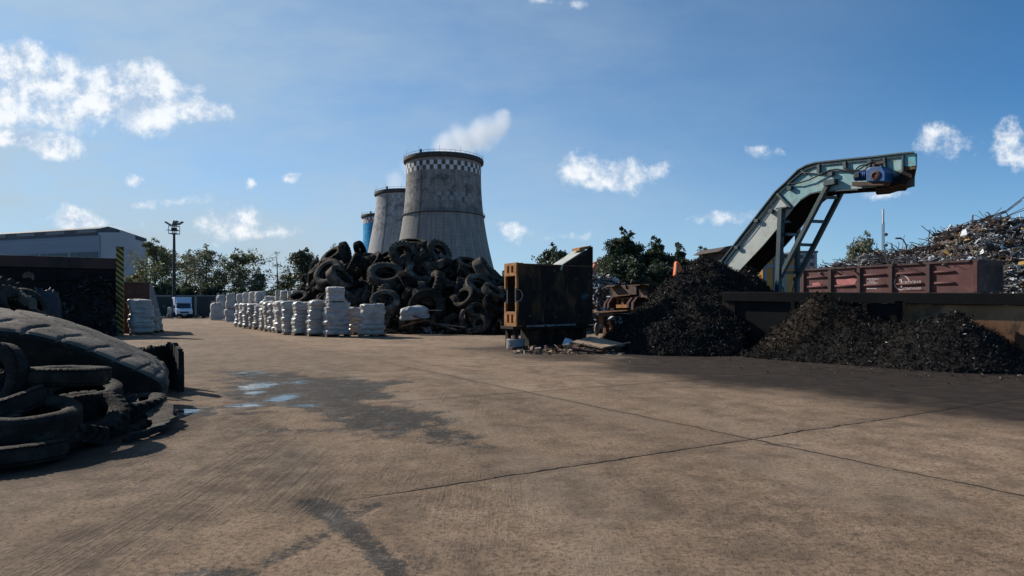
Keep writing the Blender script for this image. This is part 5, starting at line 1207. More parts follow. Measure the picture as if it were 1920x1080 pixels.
def litter(name, label, cat, centre, rx, ry, nb, npl, size, seed, mats, zh=.25, thin=.02):
    """small countless bits: sticks and plates"""
    r = random.Random(seed); b = MB()
    for i in range(nb+npl):
        a = r.uniform(0, 2*PI); q = math.sqrt(r.random()); x, y = q*rx*math.cos(a), q*ry*math.sin(a); z = r.random()*zh*(1-q*q)+thin
        Mx = Matrix.Translation((x, y, z)) @ Matrix.Rotation(r.uniform(0, 2*PI), 4, 'Z') @ Matrix.Rotation(r.gauss(0, .35), 4, 'Y') @ Matrix.Rotation(r.gauss(0, .4), 4, 'X')
        L = size*r.uniform(.3, 1.2)
        if i < nb: b.box(-L, L, -.02, .02, -thin*.8, thin*.8, r.randrange(len(mats)), Mx)
        else: b.box(-L*.5, L*.5, -L*.35, L*.35, -thin*.3, thin*.3, r.randrange(len(mats)), Mx)
    o = b.build(name, [M[m] for m in mats], None, loc=centre); return tag(o, label, cat, kind='stuff')
litter('rusty_litter', 'rusty bits and chips strewn round the sheet stack', 'litter', G(1085, 664)+Vector((0, .6, 0)), 2.4, 1.0, 60, 130, .22, 3, ['rust', 'rust_brown', 'rust_dark', 'plate_tan', 'scrap_grey'], .3)
litter('red_debris', 'reddish brown debris on the ground left of the press', 'litter', G(905, 627)+Vector((0, .8, 0)), 1.5, .9, 70, 80, .3, 4, ['rust', 'rust_brown', 'rust_orange', 'plate_tan'], .45)
litter('scrap_strips', 'tangle of rubber and wooden strips at the foot of the tyre heap', 'litter', G(795, 626)+Vector((0, 1.2, 0)), 3.3, 1.4, 190, 120, .55, 5, ['rubber_dark', 'rubber', 'rust_brown', 'wood', 'conc', 'rubber_dust'], .95)
litter('yard_rubble', 'low rubble and bits along the foot of the back wall', 'litter', Vector(((300-960)/FPX*84, 84, 0)), 4.5, 2.0, 50, 120, .45, 6, ['rust_brown', 'conc', 'rubber_dark', 'conc_dark'], .5)
litter('yard_rubble', 'low rubble right of the truck below the back wall', 'litter', Vector(((378-960)/FPX*88, 88, 0)), 2.6, 2.0, 30, 80, .45, 7, ['rust_brown', 'conc_dark', 'rubber_dark', 'conc_dark'], .6)
litter('under_press_scrap', 'grey and rusty scraps lying under the press frame', 'litter', G(1030, 648)+Vector((0, .5, 0)), 1.5, .8, 30, 60, .2, 8, ['rust_dark', 'scrap_grey', 'rust_brown', 'conc'], .4)
plank('long dark board propped across the tangle below the tyres', A_(775,592,37.4), A_(856,619,36.6), .2, .05, 'rubber', 'board', 'board')
plank('pale straight lath on top of the tangle beside white sack', A_(770,582,37.6), A_(828,582,37.9), .14, .04, 'conc', 'lath')
plank('rubbery dark strip curling out of the tangle to the right', A_(812,606,37.0), A_(872,614,37.2), .22, .06, 'rubber_dust', 'board', 'board')
plank('crossed rusty stick in the tangle below the tyres', A_(752,612,36.6), A_(800,600,37.0), .07, .06, 'rust', 'stick', 'stick')
def white_sack():
    V, F = wrap_mesh(.95, .5, 0, .62, 2, 77, .18, top=.14, bulge=.1, expo=3); b = MB(); b.add(V, F)
    p = A_(777, 598, 37.9); o = b.build('white_sack', M['plastic'], None, smooth=55, loc=(p.x, p.y, max(.3, p.z))); o.rotation_euler = (.06, -.10, .2)
    tag(o, 'slumped white plastic sack lying on the tangle before the tyres', 'sack')
white_sack()
def small_rusty_box():
    p = G(921, 623); t = thing('rusty_box', 'small rust red steel box at the foot of the heap by the press', 'box', (p.x, p.y+.4, 0), ROT)
    b = MB(); b.box(-.26, .26, -.3, .3, .05, .78); b.build('body', M['rust'], t, bevel=.02)
    b = MB(); b.box(-.29, .29, -.33, .33, .782, .83); b.build('rim', M['rust_brown'], t)
    b = MB(); b.box(.36, .42, -.3, .3, 0, .62); b.box(-.1, .75, -.32, .32, .62, .68); b.build('bench', M['plate_tan'], t)
    b = MB(); b.prism([(.48, .05), (.75, .02), (.9, .35), (.7, .6), (.5, .55)], (0, -.3, 0), (1, 0, 0), (0, 0, 1), (0, .5, 0)); b.build('ochre_guard', M['rust_orange'], t, bevel=.01)
small_rusty_box()

# ================================================================== SHRED HEAPS AND BUNKER WALL, right
hm = [M['shred'], M['shred'], M['rubber_dark'], M['shred_shine'], M['fleck']]
def heap1(X, Y):
    d = np.hypot((X-8.05)/1.0, (Y-26.3)/1.06); z = 4.0-d*.88-.25*np.exp(-d*1.2)
    d2 = np.hypot(X-6.0, (Y-23.6)); z = np.maximum(z, 1.35-d2*.62)
    d3 = np.hypot((X-9.9)*.85, Y-26.9); z = np.maximum(z, 3.35-d3*1.15)
    return z-3*np.maximum(0, X-np.interp(Y, [21, 21.5, 23.4, 25, 27], [7.7, 7.8, 8.35, 10.0, 11.5]))
heap('shredded_rubber', 'tall black heap of shredded rubber between the press and conveyor foot', 'shred heap', heap1, 2.8, 13.0, 20.5, 31.5, 95000, .046, hm, 21, rough=.42, sh=(.54, .42, .034, .006))
Wo = np.array([7.84, 23.4]); WD = np.array([.722, -.692]); WN = np.array([-.692, -.722]); WROT = math.atan2(.722, .692)                          # left end of the bunker wall; it runs along WD
def wuv(X, Y): return ((X-Wo[0])*WD[0]+(Y-Wo[1])*WD[1], (X-Wo[0])*WN[0]+(Y-Wo[1])*WN[1])       # along the wall, out from it
def heap2(X, Y):
    u, v = wuv(X, Y); du = u-3.3; d = np.hypot(du*np.where(du < 0, .98, .52), (v-.4)*1.22); z = 2.12-d
    return np.where(v > .07, z, -1)
heap('shredded_rubber', 'brownish shredded rubber heap rising highest against the dark wall', 'shred heap', heap2, 6, 17, 13, 27, 80000, .041, [M['shred_brown'], M['shred_brown'], M['shred'], M['shred_shine'], M['fleck']], 22, rough=.30, sh=(.54, .42, .034, .006))
def heap3(X, Y):
    u, v = wuv(X, Y); du = u-7.2; d = np.hypot(du*np.where(du < 0, .33, .80), (v-1.0)*.80); z = 1.52-d
    d2 = np.hypot((u-5.5)*.28, (v-1.0)*.85); return np.where(v > .07, np.maximum(z, 1.32-d2), -1)
heap('shredded_rubber', 'blue black shredded rubber heap nearest the right picture edge', 'shred heap', heap3, 6, 18, 11, 25, 100000, .036, hm, 23, rough=.30, sh=(.54, .425, .03, .005))
def toe_litter():
    r = np.random.default_rng(9); N = 1500; px = r.uniform(1150, 1930, N); base = np.interp(px, [1150, 1400, 1550, 1700, 1930], [655, 668, 680, 692, 708])+r.exponential(7, N)-3
    P = np.array([tuple(G(a, b)) for a, b in zip(px, base)]); P[:, 2] = .012
    V, Q = chips(P, np.tile([0, 0, 1.], (N, 1)), .035, r, 2.0); mi = r.choice(3, N, p=[.72, .2, .08]); mi = np.concatenate([mi, mi])
    tag(fast_mesh('rubber_crumbs', V, Q, [M['shred'], M['rust_brown'], M['fleck']], mi=mi), 'loose rubber crumbs scattered along the foot of the shred heaps', 'crumbs', kind='stuff')
toe_litter()
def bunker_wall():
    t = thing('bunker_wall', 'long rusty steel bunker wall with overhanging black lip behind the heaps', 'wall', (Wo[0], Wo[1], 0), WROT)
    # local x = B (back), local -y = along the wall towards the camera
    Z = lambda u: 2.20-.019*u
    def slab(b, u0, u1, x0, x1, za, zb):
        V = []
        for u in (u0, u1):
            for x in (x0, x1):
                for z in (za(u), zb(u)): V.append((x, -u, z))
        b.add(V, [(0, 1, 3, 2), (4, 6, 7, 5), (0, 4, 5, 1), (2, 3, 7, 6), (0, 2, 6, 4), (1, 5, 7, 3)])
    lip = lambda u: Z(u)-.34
    b = MB(); slab(b, 0, 5.6, 0, .25, lambda u: 0, lambda u: lip(u)-.003); b.build('shaded_panel', M['steel_black'], t)  # left stretch coloured dark, standing in for the shadow on the wall
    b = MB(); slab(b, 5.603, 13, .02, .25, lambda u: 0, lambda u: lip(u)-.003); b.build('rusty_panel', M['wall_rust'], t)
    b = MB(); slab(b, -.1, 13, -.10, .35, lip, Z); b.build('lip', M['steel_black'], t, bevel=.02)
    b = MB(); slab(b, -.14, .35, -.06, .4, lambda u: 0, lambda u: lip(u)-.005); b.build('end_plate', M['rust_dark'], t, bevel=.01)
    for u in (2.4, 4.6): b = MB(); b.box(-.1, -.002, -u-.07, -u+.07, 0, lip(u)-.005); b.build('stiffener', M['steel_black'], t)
    b = MB(); b.prism([(-.006, 1.84), (-.42, 1.84), (-.01, .8)], (0, -5.62, 0), (1, 0, 0), (0, 0, 1), (0, .1, 0)); b.build('gusset', M['steel_black'], t)  # added dark triangle, shaped to give the shadow's diagonal edge
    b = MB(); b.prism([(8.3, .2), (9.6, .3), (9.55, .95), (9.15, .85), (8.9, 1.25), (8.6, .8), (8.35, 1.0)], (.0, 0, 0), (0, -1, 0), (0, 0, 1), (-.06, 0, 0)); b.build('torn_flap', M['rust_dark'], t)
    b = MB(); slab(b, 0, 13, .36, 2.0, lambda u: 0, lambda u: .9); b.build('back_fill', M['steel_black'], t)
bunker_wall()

# ================================================================== CONVEYOR
CO = (10.3, 28.0)
def conveyor():
    t = thing('scrap_conveyor', 'pale teal swan neck conveyor rising from the heap on raked legs', 'conveyor', (CO[0], CO[1], 0), ROT)
    zo = lambda zx, zy: (1240+zx/3.6, 270+zy/3.6)
    def pl(zx, zy, off=0.):
        px, py = zo(zx, zy); o = (CO[0]+Bv[0]*off, CO[1]+Bv[1]*off); a, z, D = on_plane(px, py, o, -Av); return a, z      # distance along the run, height
    TOP = [(335,900),(425,785),(600,560),(780,330),(815,297),(850,266),(890,225),(935,180),(990,150),(1050,132),(1150,122),(1300,106),(1430,94),(1550,80),(1640,70),(1722,63)]
    BOT = [(1725,150),(1690,178),(1640,185),(1540,290),(1335,300),(1200,307),(1120,315),(1060,318),(1010,330),(980,345),(945,372),(880,440),(790,560),(690,680),(550,828),(470,920)]
    Wd = 1.35; poly = [pl(*p) for p in TOP+BOT]
    mk = lambda pts: [pl(*p) for p in pts]; amax = pl(1722, 63)[0]; CUT = .82
    e = lambda a, z, x: (x, -a, z)
    def prism(b, pts, x0, x1, mi=0): b.prism([(a, z) for a, z in pts], (x0, 0, 0), (0, -1, 0), (0, 0, 1), (x1-x0, 0, 0), mi)
    lower = [p for p in TOP[:4]]; 
    # side plates: a worn pale lower section and a teal upper one meet at the flange
    low = mk([(335,900),(425,785),(600,560),(780,330),(885,437),(790,560),(690,680),(550,828),(470,920)])
    upp = mk(TOP[3:]+[(1725,148),(1690,165),(1640,170),(1560,262),(1450,290),(1335,300)]+BOT[5:12])
    for x0, nm in ((0, 'side_plate'), (Wd, 'side_plate')):
        b = MB(); prism(b, low, x0, x0+.04); b.build('lower_'+nm, M['teal_pale'], t)
        b = MB(); prism(b, [(min(a_, amax-(CUT if x0 else 0)), z_) for a_, z_ in upp], x0, x0+.04); b.build('upper_'+nm, M['teal'], t)
    # flanges along the upper and lower edges
    def ribbon(name, pts, x0, x1, th, mat, lift=0.):
        P = mk(pts); b = MB(); V = []
        for i, (a, z) in enumerate(P):
            a0, z0 = P[max(i-1, 0)]; a1, z1 = P[min(i+1, len(P)-1)]; L = math.hypot(a1-a0, z1-z0); nx, nz = -(z1-z0)/L, (a1-a0)/L
            for x in (x0, x1):
                lim = amax-(CUT if x > .5*Wd else 0); f = lambda q: -min(q, lim)
                V.append((x, f(a+nx*lift), z+nz*lift)); V.append((x, f(a+nx*(lift+th)), z+nz*(lift+th)))
        F = []
        for i in range(len(P)-1):
            k = i*4
            for q in ((0, 1), (1, 3), (3, 2), (2, 0)): F.append((k+q[0], k+q[1], k+4+q[1], k+4+q[0]))
        k = (len(P)-1)*4; F += [(0, 2, 3, 1), (k, k+1, k+3, k+2)]
        b.add(V, F); return b.build(name, M[mat], t)
    ribbon('top_flange', TOP[:4], -.13, Wd+.16, .05, 'teal_dark', .004); ribbon('top_flange', TOP[3:], -.13, Wd+.16, .05, 'teal_dark', .004)
    ribbon('inner_lip', [(x+14, y+16) for x, y in TOP[1:]], -.07, -.003, .03, 'teal_dark')
    ribbon('belly_plate', BOT[4:][::-1], .045, Wd-.004, .02, 'belly', .01)
    ribbon('belly_flange', [(1335,303),(1200,310),(1120,318),(1060,321),(1010,333),(945,375)][::-1], -.08, .0, .05, 'teal_dark', -.05)
    ribbon('cover_plate', [(x+4, y+8) for x, y in TOP], .045, Wd-.004, .02, 'rust_dark', -.05)
    # stiffeners standing on the side
    for p, q, w in (((1070,140), (1070,192), .12), ((1245,122), (1250,182), .12), ((1418,105), (1400,180), .15), ((1515,95), (1520,160), .06), ((1640,80), (1640,178), .06), ((955,180), (985,202), .05), ((790,335), (880,432), .09)):
        (a, z), (a2, z2) = pl(*p), pl(*q); b = MB(); b.bar((-.06, -a, z), (-.06, -a2, z2), w, .11, up=(1, 0, 0)); b.build('stiffener', M['teal_dark'], t)
    ribbon('ledge', [(860,272),(960,195),(1090,205),(1160,185),(1330,180)], -.10, -.002, .03, 'teal_dark')
    b = MB(); prism(b, mk([(1645,72),(1718,64),(1724,146),(1690,152),(1645,150)]), -.05, -.003); b.build('head_plate', M['cyan'], t)
    b = MB(); prism(b, mk([(1600,175),(1640,150),(1725,150),(1722,172),(1690,178),(1695,225),(1655,268),(1600,272),(1540,292),(1450,300),(1440,285)]), .0, .12); V_ = b.v; b.v = [(x*(Wd+.03)/.12, y+(CUT if x > .06 else 0)*(1 if -y > amax-2.2 else 0), z) for x, y, z in V_]; b.build('discharge_chute', M['rust_dark'], t, bevel=.02)
    b = MB(); prism(b, mk([(1630,160),(1715,150),(1722,168),(1640,182)]), -.03, -.002); b.build('chute_edge', M['rust'], t)
    # gear motor
    a, z = pl(1380, 222); a2, z2 = pl(1432, 215); b = MB(); b.tube([(-.33, -a+.19, z), (-.33, -a+.16, z), (-.33, -a2, z2)], [.12, .165, .165], 16)
    for k in range(5): f = (k+.5)/5; b.tube([(-.33, -(a+(a2-a)*f)-.01, z+(z2-z)*f), (-.33, -(a+(a2-a)*f)+.01, z+(z2-z)*f)], .185, 16)
    mo = b.build('motor', M['blue'], t, smooth=40)
    b = MB(); b.box(-.56, -.44, -a-.1, -a+.1, z-.08, z+.09); b.build('terminal_box', M['black'], mo, bevel=.01)
    g0 = mk([(1438,185),(1470,165),(1545,160),(1572,200),(1568,262),(1440,262)]); b = MB(); prism(b, g0, -.52, -.06); gb = b.build('gearbox', M['blue'], t, bevel=.03)
    a, z = pl(1505, 222); b = MB(); b.lathe([(0, 0), (.17, 0), (.17, .04), (.10, .06), (.10, .02), (0, .02)], 18, M=Matrix.Translation((-.52, -a, z)) @ Matrix.Rotation(-PI/2, 4, 'Y')); b.build('shaft_cover', M['rust_brown'], gb, smooth=40)
    b = MB(); prism(b, mk([(1335,262),(1560,262),(1545,285),(1335,290)]), -.42, -.05); b.build('motor_bracket', M['rust_brown'], t)
    b = MB(); prism(b, mk([(1460,125),(1520,115),(1522,130),(1462,140)]), -.12, -.055); prism(b, mk([(1455,140),(1470,140),(1475,165),(1460,165)]), -.3, -.055); b.build('tensioner', M['rust_brown'], t)
    # cables
    def cable(pts, r=.028, x=-.11): b = MB(); b.tube([(x-.02*math.sin(i), -pl(*p)[0], pl(*p)[1]) for i, p in enumerate(pts)], r, 6); b.build('cable', M['cable'], t, smooth=60)
    cable([(865,272),(930,268),(1010,245),(1090,205),(1150,178),(1200,172),(1290,190),(1350,188),(1395,178)])
    cable([(1335,188),(1330,170),(1355,150),(1390,140)]); cable([(1250,165),(1290,178),(1340,180),(1400,140),(1440,120),(1520,122)])
    cable([(520,705),(590,620),(650,540),(740,425),(800,345)], .014, -.06)
    for zx, zy in ((878,300), (752,455), (655,520), (520,700), (1155,205)): a, z = pl(zx, zy); b = MB(); b.box(-.16, -.003, -a-.10, -a+.10, z-.07, z+.07, M=None); b.build('clamp', M['teal_dark'], t, bevel=.01)
    # supports
    def leg(p, q, off, w=.15, nm='leg'):
        (a, z), (a2, z2) = pl(*p, off), pl(*q, off); b = MB(); b.bar((off, -a, z), (off, -a2, z2), w, w*1.1, up=(1, 0, 0)); b.build(nm, M['teal_dark'], t, bevel=.008)
    leg((1135,258), (785,930), -.12, .16); leg((1217,322), (905,930), Wd+.1, .16)
    leg((810,437), (778,1330), -.14, .20); leg((922,545), (908,1330), Wd+.1, .16)
    b = MB(); a, z = pl(812, 437, -.14); b.box(-.24, .06, -a-.3, -a+.22, z, z+.05); a, z = pl(1140, 250, -.12); b.box(-.25, -.003, -a-.25, -a+.2, z-.16, z+.04); b.build('foot_bracket', M['teal_dark'], t)
    for (p, q) in (((1090,360), (1190,362)), ((985,520), (1105,525)), ((905,678), (1015,682)), ((822,525), (930,520)), ((845,610), (915,612)), ((800,868), (910,868))):
        pa, pb = pl(*p, -.12), pl(*q, Wd+.1); b = MB(); b.bar((-.12, -pa[0], pa[1]), (Wd+.1, -pb[0], pb[1]), .10, .12); b.build('rung', M['teal_dark'], t)
    for (p, q) in (((790,890), (825,1005)), ((905,880), (875,1005))):
        pa, pb = pl(*p, .3), pl(*q, .3); b = MB(); b.bar((.3, -pa[0], pa[1]), (.3, -pb[0], pb[1]), .07, .07); b.build('brace', M['black'], t)
conveyor()
# ------------------------------------------------------------------ cabins behind
def cabin():
    o = (12.9, 33.0); t = thing('control_cabin', 'ochre cabin with blue grey frames behind the conveyor legs', 'cabin', (o[0], o[1], 0), ROT)
    cx = lambda px, py: on_plane(px, py, o, Bv)
    z0 = 1.0; z1 = 4.25; b = MB(); b.box(-2.2, 2.2, .1, 2.1, 0, .997); b.build('base', M['conc_dark'], t)
    a1 = on_plane(1494, 500, o, Bv)[0]; aw = on_plane(1432, 500, o, Bv)[0]
    b = MB(); b.box(aw, a1, 0, 2.2, z0, z1); b.build('body', M['ochre'], t)
    b = MB(); b.box(aw-.18, a1+.12, -.2, 2.4, z1+.003, z1+.16); b.build('roof', M['roof_brown'], t, bevel=.03)
    w = a1-aw
    b = MB()
    for f in (0, .28, .58, .955): b.box(aw+w*f, aw+w*f+.13, -.05, -.003, z0, z1-.02)
    for z in (z0+.65, z1-.55): b.box(aw+.14, a1-.14, -.04, -.004, z, z+.12)
    b.build('frame', M['blue_trim'], t)
    b = MB(); b.box(aw+w*.30+.06, aw+w*.56, -.06, -.041, z0+1.0, z1-.62); wn = b.build('window', M['glass'], t)
    b = MB(); x0, x1 = aw+w*.30+.02, aw+w*.56+.05; b.box(x0, x1, -.09, -.062, z0+.92, z0+1.0); b.box(x0, x1, -.09, -.062, z1-.62, z1-.54); b.build('frame', M['blue_trim'], wn)
    # left return and little canopy
    b = MB(); b.box(aw-.06, aw-.003, .0, 2.2, z0, z1-.02); b.build('end_wall', M['ochre'], t)
    b = MB(); b.prism([(aw-.8, 2.2), (aw-.02, 1.9), (aw-.02, 2.02), (aw-.8, 2.32)], (0, .1, 0), (1, 0, 0), (0, 0, 1), (0, .8, 0)); b.build('awning', M['rust_orange'], t)
    b = MB(); b.lathe([(0, .35), (.1, .33), (.24, .12), (.28, 0)], 16, M=Matrix.Translation((a1-.75, .5, z1+.16))); b.build('red_beacon', M['beacon'], t, smooth=50)
M['beacon'] = pmat('red_beacon', [(.45, .03, .05), (.6, .06, .09)], 2, .4, 0)
cabin()
def dark_cabin():
    o = at(1368, 540, 36); t = thing('dark_cabin', 'dark hut with overhanging curved roof left behind the conveyor', 'cabin', (o.x, o.y, 0), math.radians(12)); h = CH+(HY-472)/FPX*36
    b = MB(); b.box(-.35, 2.2, 0, 2.4, 0, h); b.build('wall', M['roof_brown'], t)
    b = MB(); b.prism([(-.85, h-.02), (2.7, h+.04), (2.3, h+.33), (.4, h+.40), (-.4, h+.26)], (0, -.3, 0), (1, 0, 0), (0, 0, 1), (0, 3, 0)); b.build('roof', M['roof_brown'], t, bevel=.02)
    b = MB(); b.box(.1, .8, -.03, -.003, h-1.2, h-.4); b.build('window', M['glass'], t)
dark_cabin()
def excavator_arm():
    D = 58.; o = at(1268, 535, D); t = thing('excavator_arm', 'orange excavator arm end standing up behind the shred heap', 'excavator', (o.x, o.y, 0), math.radians(10))
    zz = lambda py: CH+(HY-py)/FPX*D; k = D/FPX
    b = MB(); b.prism([(-6*k, zz(540)), (9*k, zz(540)), (10*k, zz(505)), (5*k, zz(494)), (1*k, zz(490)), (-2*k, zz(491)), (-4*k, zz(510))], (0, -.25, 0), (1, 0, 0), (0, 0, 1), (0, .5, 0)); b.build('arm', M['orange'], t, bevel=.04)
    b = MB(); b.box(-11*k, 3*k, -.3, .3, zz(545), zz(528)); b.build('link', M['scrap_rust'], t, bevel=.03)
    b = MB(); b.tube([(-3*k, -.32, zz(540)), (-1*k, -.32, zz(497))], .07, 8); b.build('cylinder_rod', M['scrap_grey'], t, smooth=50)
    b = MB(); b.box(-1.2, 2.2, -.8, 1.8, .9, zz(546)); b.build('house', M['orange'], t, bevel=.05)
    for s in (-1, 1): b = MB(); b.prism([(-1.6, .1), (-1.3, 0), (2.3, 0), (2.6, .15), (2.6, .7), (2.3, .85), (-1.3, .85), (-1.6, .7)], (0, .5+s*1.2-.3, 0), (1, 0, 0), (0, 0, 1), (0, .6, 0)); b.build('track', M['rubber_dark'], t)
excavator_arm()

# ================================================================== WAGON ON ITS BANK
WG0 = np.array([22.9, 50.2]); 
def wagon():
    o = (WG0[0], WG0[1]); t = thing('gondola_wagon', 'maroon railway gondola wagon with white circle logo, heaped with scrap', 'railway wagon', (o[0], o[1], 0), ROT)
    # local -y = along the wagon toward the camera; side facing the yard is x = 0
    pw = lambda px, py: on_plane(px, py, o, -Av)[:2]
    xs = [1507, 1558, 1612, 1672, 1742, 1835]; us = [pw(x, 540)[0] for x in xs]
    zb = 2.55; zt = pw(1742, 491.5)[1]; L = us[-1]; Wd = 3.0
    b = MB(); b.box(0, .06, -L, .35, zb, zt-.14); b.build('side_wall', M['wagon'], t)
    b = MB(); b.box(Wd-.06, Wd, -L, .35, zb, zt-.14); b.build('side_wall', M['wagon'], t)
    b = MB(); b.box(.063, Wd-.063, -L, -L+.06, zb, zt-.14); b.build('end_wall', M['wagon_dark'], t)
    b = MB(); b.box(.063, Wd-.063, .29, .35, zb, zt-.14); b.build('end_wall', M['wagon'], t)
    b = MB(); b.box(.063, Wd-.063, -L+.07, .28, zb, zb+.08); b.build('floor', M['wagon_dark'], t)
    b = MB(); b.box(-.12, .12, -L-.05, .4, zt-.137, zt); b.box(Wd-.12, Wd+.12, -L-.05, .4, zt-.137, zt); b.box(.123, Wd-.123, -L-.05, -L+.12, zt-.137, zt); b.build('top_rail', M['wagon_dark'], t, bevel=.015)
    b = MB(); b.box(-.14, .1, -L-.05, .4, zb-.25, zb-.003); b.build('sill', M['wagon_dark'], t)
    for u in us: b = MB(); b.prism([(-.18, -.11), (-.18, .11), (-.004, .17), (-.004, -.17)], (0, -u+(.12 if u == us[-1] else 0), zb), (1, 0, 0), (0, 1, 0), (0, 0, zt-.145-zb)); b.build('side_post', M['wagon'] if u == us[-1] else M['wagon_dark'], t)
    for i in range(5):
        u0, u1 = us[i]+.3, us[i+1]-(.35 if i < 4 else 1.3)
        for z in (zb+(zt-zb)*.30, zb+(zt-zb)*.66): b = MB(); b.tube([(-.02, -u0, z), (-.045, -u0-.08, z), (-.045, -u1+.08, z), (-.02, -u1, z)], [.02, .085, .085, .02], 8); b.build('pressed_rib', M['wagon'], t, smooth=50)
    pr = lambda b, pts, x: b.prism([pw(*p) for p in pts], (x, 0, 0), (0, -1, 0), (0, 0, 1), (-.004, 0, 0))
    b = MB(); pr(b, [(1523,531),(1535,529),(1541,533),(1536,537),(1525,536)], -.045); b.build('scraped_patch', M['pink_mark'], t)
    b = MB(); pr(b, [(1566,524),(1585,524),(1600,521),(1607,524),(1603,533),(1590,536),(1570,533)], -.008); b.build('scraped_patch', M['pink_mark'], t)
    # white lettering: circle, numeral and two lines of words as on the wagon
    (uc, zc), (ur, zr) = pw(1691, 530), pw(1703, 530); R = abs(ur-uc)*1.15
    b = MB()
    for a0, a1, w in ((-.35, 1.75, .06), (2.1, 4.85, .05)):
        P = [(-.012, -(uc+R*math.cos(a)), zc+R*math.sin(a)) for a in np.linspace(a0+.5, a1, 20)]
        for p, q in zip(P[:-1], P[1:]): b.bar(p, q, w, .008, up=(1, 0, 0))
    b.bar((-.05, -uc, zc-R*.62), (-.05, -uc, zc+R*.42), .085, .01, up=(1, 0, 0)); b.bar((-.05, -uc+.14, zc+R*.36), (-.05, -uc, zc+R*.44), .06, .008, up=(1, 0, 0))
    b.build('logo_ring', M['white_mark'], t)
    def word(s, px, py, h, pxe):
        cu = bpy.data.curves.new('lettering', 'FONT'); cu.body = s; cu.size = h*1.4; cu.extrude = .003; tmp = bpy.data.objects.new('tmp_lettering', cu); COL.objects.link(tmp)
        bpy.context.view_layer.update(); me = bpy.data.meshes.new_from_object(tmp.evaluated_get(bpy.context.evaluated_depsgraph_get())); bpy.data.objects.remove(tmp); bpy.data.curves.remove(cu)
        o2 = bpy.data.objects.new('lettering', me); COL.objects.link(o2); me.materials.clear(); me.materials.append(M['white_mark']); o2.parent = t
        u, z = pw(px, py); u2, _ = pw(pxe, py); wx = max(v.co.x for v in me.vertices); sx = (u2-u)/wx
        o2.matrix_local = Matrix(((0, 0, -1, -.10), (-sx, 0, 0, -u), (0, 1, 0, z), (0, 0, 0, 1)))
    word('ГРУЗОВАЯ', 1694, 533.5, .22, 1728); word('КОМПАНИЯ', 1694, 543.5, .15, 1728)
    for px, py, pe in ((1626,524,1648),(1630,528,1640),(1626,531.5,1645),(1626,542,1642)):
        b = MB(); x = px; r = random.Random(px*7+int(py))
        while x < pe: w = r.uniform(1.2, 3.2); pr(b, [(x, py), (x+w, py-.1), (x+w, py-1.7), (x, py-1.6)], -.008); x += w+r.uniform(.5, 1.2)
        b.build('stencil_line', M['white_mark'], t)
    for u in (1.6, L-1.6):
        for k in (-.9, .9):
            for x in (.65, 2.35):
                b = MB(); b.lathe([(0, -.07), (.40, -.07), (.42, .0), (.48, .04), (.48, .07), (0, .07)], 24, M=Matrix.Translation((x, -u+k, 1.78)) @ Matrix.Rotation(PI/2, 4, 'Y')); b.build('wheel', M['rust_dark'], t, smooth=40)
        b = MB(); b.box(.5, 2.5, -u-1.2, -u+1.2, 1.75, 2.25); b.build('bogie', M['rust_dark'], t)
    # load
    def load():
        r = random.Random(3); b = MB()
        b.prism([(-.3, zt-.5), (L*.2, zt-.25), (L*.6, zt-.05), (L, zt-.3), (L, zb+.1), (-.3, zb+.1)], (.1, 0, 0), (0, -1, 0), (0, 0, 1), (Wd-.2, 0, 0), 0)
        for i in range(900):
            u = r.uniform(-.2, L-.2); x = r.uniform(.15, Wd-.15); z = zt-.25+r.random()**1.5*(.25+.5*math.sin(PI*max(0, min(1, u/L)))**.7)
            d = Vector((r.gauss(0, 1), r.gauss(0, 1), r.gauss(0, .35))).normalized()*r.uniform(.15, .7)
            w = r.choice([.03, .04, .05, .16, .22]); b.bar(Vector((x, -u, z))-d, Vector((x, -u, z))+d, w, .025, r.choice([0, 0, 0, 1, 1, 2]))
        b.build('scrap_load', [M['scrap_rust'], M['scrap_grey'], M['scrap_white']], t)
    load()
wagon()
def bank():
    b = MB(); o = (WG0[0]+Bv[0]*1.5, WG0[1]+Bv[1]*1.5)
    b.prism([(-4.2, 0), (4.5, 0), (2.4, 1.12), (-2.2, 1.12)], (0, -40, 0), (1, 0, 0), (0, 0, 1), (0, 75, 0)); q = b.build('railway_bank', M['ballast']); q.location = (o[0], o[1], 0); q.rotation_euler = (0, 0, ROT)
    tag(q, 'ballast bank carrying the siding under the wagon', 'bank', kind='structure')
    t = thing('rail_track', 'steel rails on sleepers under the maroon wagon', 'track', (o[0], o[1], 1.125), ROT)
    for x in (-.85, .85): b = MB(); b.box(x-.05, x+.05, -39, 34, .09, .17); b.build('rail', M['rust'], t)
    b = MB()
    for k in range(110): y = -38+k*.65; b.box(-1.3, 1.3, y-.12, y+.12, 0, .088)
    b.build('sleepers', M['wood'], t); 
bank()

